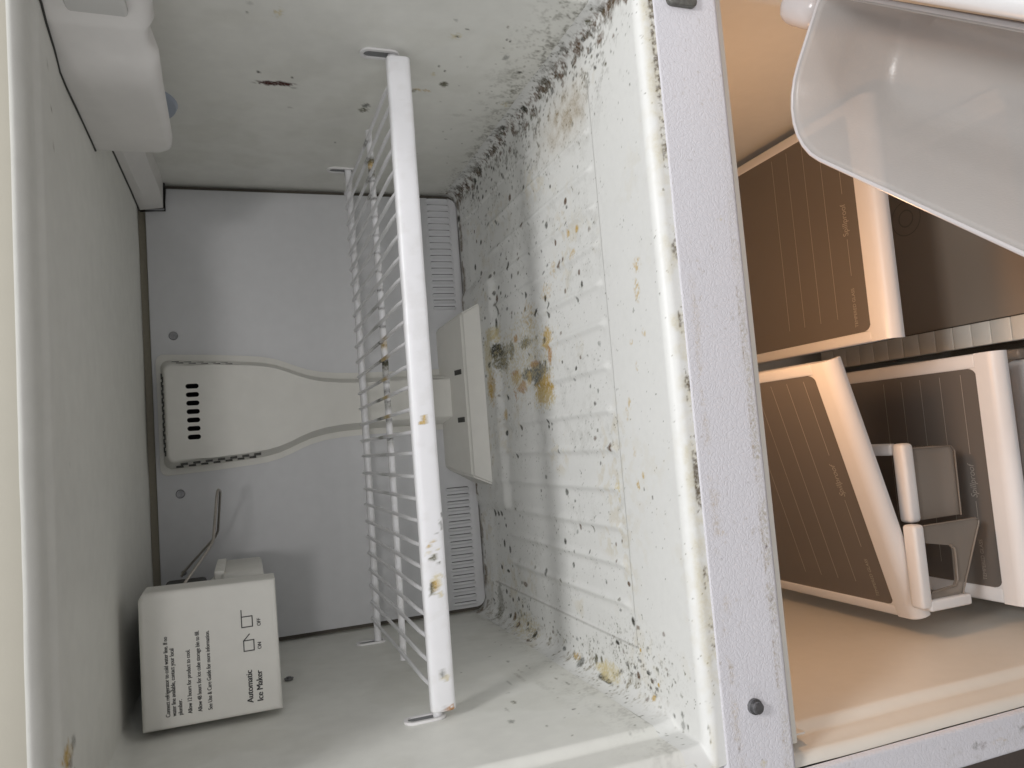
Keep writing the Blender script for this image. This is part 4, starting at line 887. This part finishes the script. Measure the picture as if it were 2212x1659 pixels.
# ------------------------------------------------------------------ small clear drawer hanging under the tilted shelf
DR = empty('deli_drawer', (-0.2, -0.30, -0.49))
tag(DR, 'small smoky clear drawer with white trim above the lower glass shelf', 'drawer')
box('side_rail', (-0.1220, -0.372, -0.4120), (-0.1080, -0.150, -0.4000), M['trim'], DR, 0.003)
box('front_rail', (-0.2010, -0.3900, -0.4180), (-0.1080, -0.3720, -0.4000), M['trim'], DR, 0.005, 3)
fp = [(-0.2000, -0.4170), (-0.1150, -0.4170), (-0.1165, -0.4830), (-0.1225, -0.4880), (-0.2000, -0.4860)]
prism('front_panel', fp, -0.3790, -0.3825, M['smoke'], DR, 0.001, 2)
box('side_panel', (-0.1185, -0.378, -0.486), (-0.1160, -0.16, -0.4125), M['smoke'], DR)
tube('panel_edge', [(-0.1150, -0.3838, -0.4180), (-0.1165, -0.3838, -0.4830), (-0.1225, -0.3838, -0.4880), (-0.2000, -0.3838, -0.4860)], 0.0011, M['smoke'], DR, 6)
# hinged end flap with its window, standing ajar
box('flap_rail', (-0.2960, -0.4040, -0.4040), (-0.2010, -0.3860, -0.3880), M['trim'], DR, 0.004, 3)
box('flap_post', (-0.3000, -0.4040, -0.4640), (-0.2870, -0.3860, -0.4000), M['trim'], DR, 0.003, 3)
outer = [(-0.2050, -0.4035), (-0.2030, -0.4880), (-0.2060, -0.4930), (-0.2100, -0.4925), (-0.2700, -0.4620), (-0.2870, -0.4540), (-0.2870, -0.4035)]
inner = [(-0.2230, -0.4060), (-0.2300, -0.4440), (-0.2330, -0.4490), (-0.2380, -0.4500), (-0.2700, -0.4485), (-0.2760, -0.4450), (-0.2790, -0.4060)]
ring_prism('flap_panel', outer, inner, -0.3960, -0.3990, M['smoke'], DR, 'y')
tube('flap_edge', [(-0.2035, -0.4003, -0.4050), (-0.2030, -0.4003, -0.4880), (-0.2060, -0.4003, -0.4930), (-0.2100, -0.4003, -0.4925), (-0.2870, -0.4003, -0.4540)], 0.0011, M['smoke'], DR, 6)
tube('window_edge', [(a, -0.4003, b) for a, b in inner[1:]] , 0.0016, M['smoke'], DR, 6)

# ------------------------------------------------------------------ crisper below
CC = empty('crisper_cover', (0.15, -0.2, -0.62))
tag(CC, 'smoky glass crisper cover with a pale ribbed strip beside the centre of the compartment', 'crisper cover')
box('glass_pane', (0.040, -0.42, -0.6065), (0.300, -0.02, -0.6010), tinted('crisper_glass', (0.55, 0.50, 0.44), (0.46, 0.39, 0.32), 0.62, 0.10), CC)
for k in range(13):
    y1 = -0.060 - 0.0278 * k
    box('strip_segment', (0.008, y1 - 0.0270, -0.6120), (0.0385, y1, -0.5990), M['fridge_liner'], CC, 0.0012)
box('strip_base', (0.009, -0.424, -0.622), (0.0375, -0.055, -0.6130), M['fridge_liner'], CC)
for k in range(3): box('side_rail', (0.2990 + 0.010 * k, -0.42, -0.610 + 0.004 * k), (0.3085 + 0.010 * k, -0.02, -0.600 + 0.004 * k), M['fridge_liner'], CC, 0.002)
bm = bmesh.new()
for r0, r1 in ((0.011, 0.013), (0.024, 0.0255)):
    for k in range(32):
        a0, a1 = 2 * math.pi * k / 32, 2 * math.pi * (k + 1) / 32
        bm.faces.new([bm.verts.new((0.209 + r * math.cos(a), -0.257 + r * math.sin(a), -0.6004)) for r, a in ((r0, a0), (r1, a0), (r1, a1), (r0, a1))])
from_bm('moulded_ring', bm, M['smoke'], CC)
CD = empty('crisper', (-0.16, -0.2, -0.78))
tag(CD, 'smoky crisper drawer with a white handle bar below the lower glass shelf', 'crisper')
box('handle_bar', (-0.316, -0.408, -0.640), (-0.0165, -0.376, -0.602), M['trim'], CD, 0.008, 3)
box('drawer_front', (-0.314, -0.400, -0.86), (-0.012, -0.392, -0.640), M['smoke'], CD, 0.002)
box('drawer_body', (-0.308, -0.391, -0.86), (-0.012, -0.06, -0.645), M['smoke'], CD, 0.004)
box('corner_post', (-0.0160, -0.400, -0.66), (-0.0030, -0.378, -0.598), M['smoke'], CD, 0.004, 3)
CR2 = empty('crisper', (0.16, -0.2, -0.78))
tag(CR2, 'smoky crisper drawer under the smoky glass crisper cover', 'crisper')
box('drawer_front', (0.014, -0.405, -0.86), (0.314, -0.396, -0.628), M['smoke'], CR2, 0.003)
box('drawer_body', (0.016, -0.395, -0.86), (0.308, -0.06, -0.635), M['smoke'], CR2, 0.004)
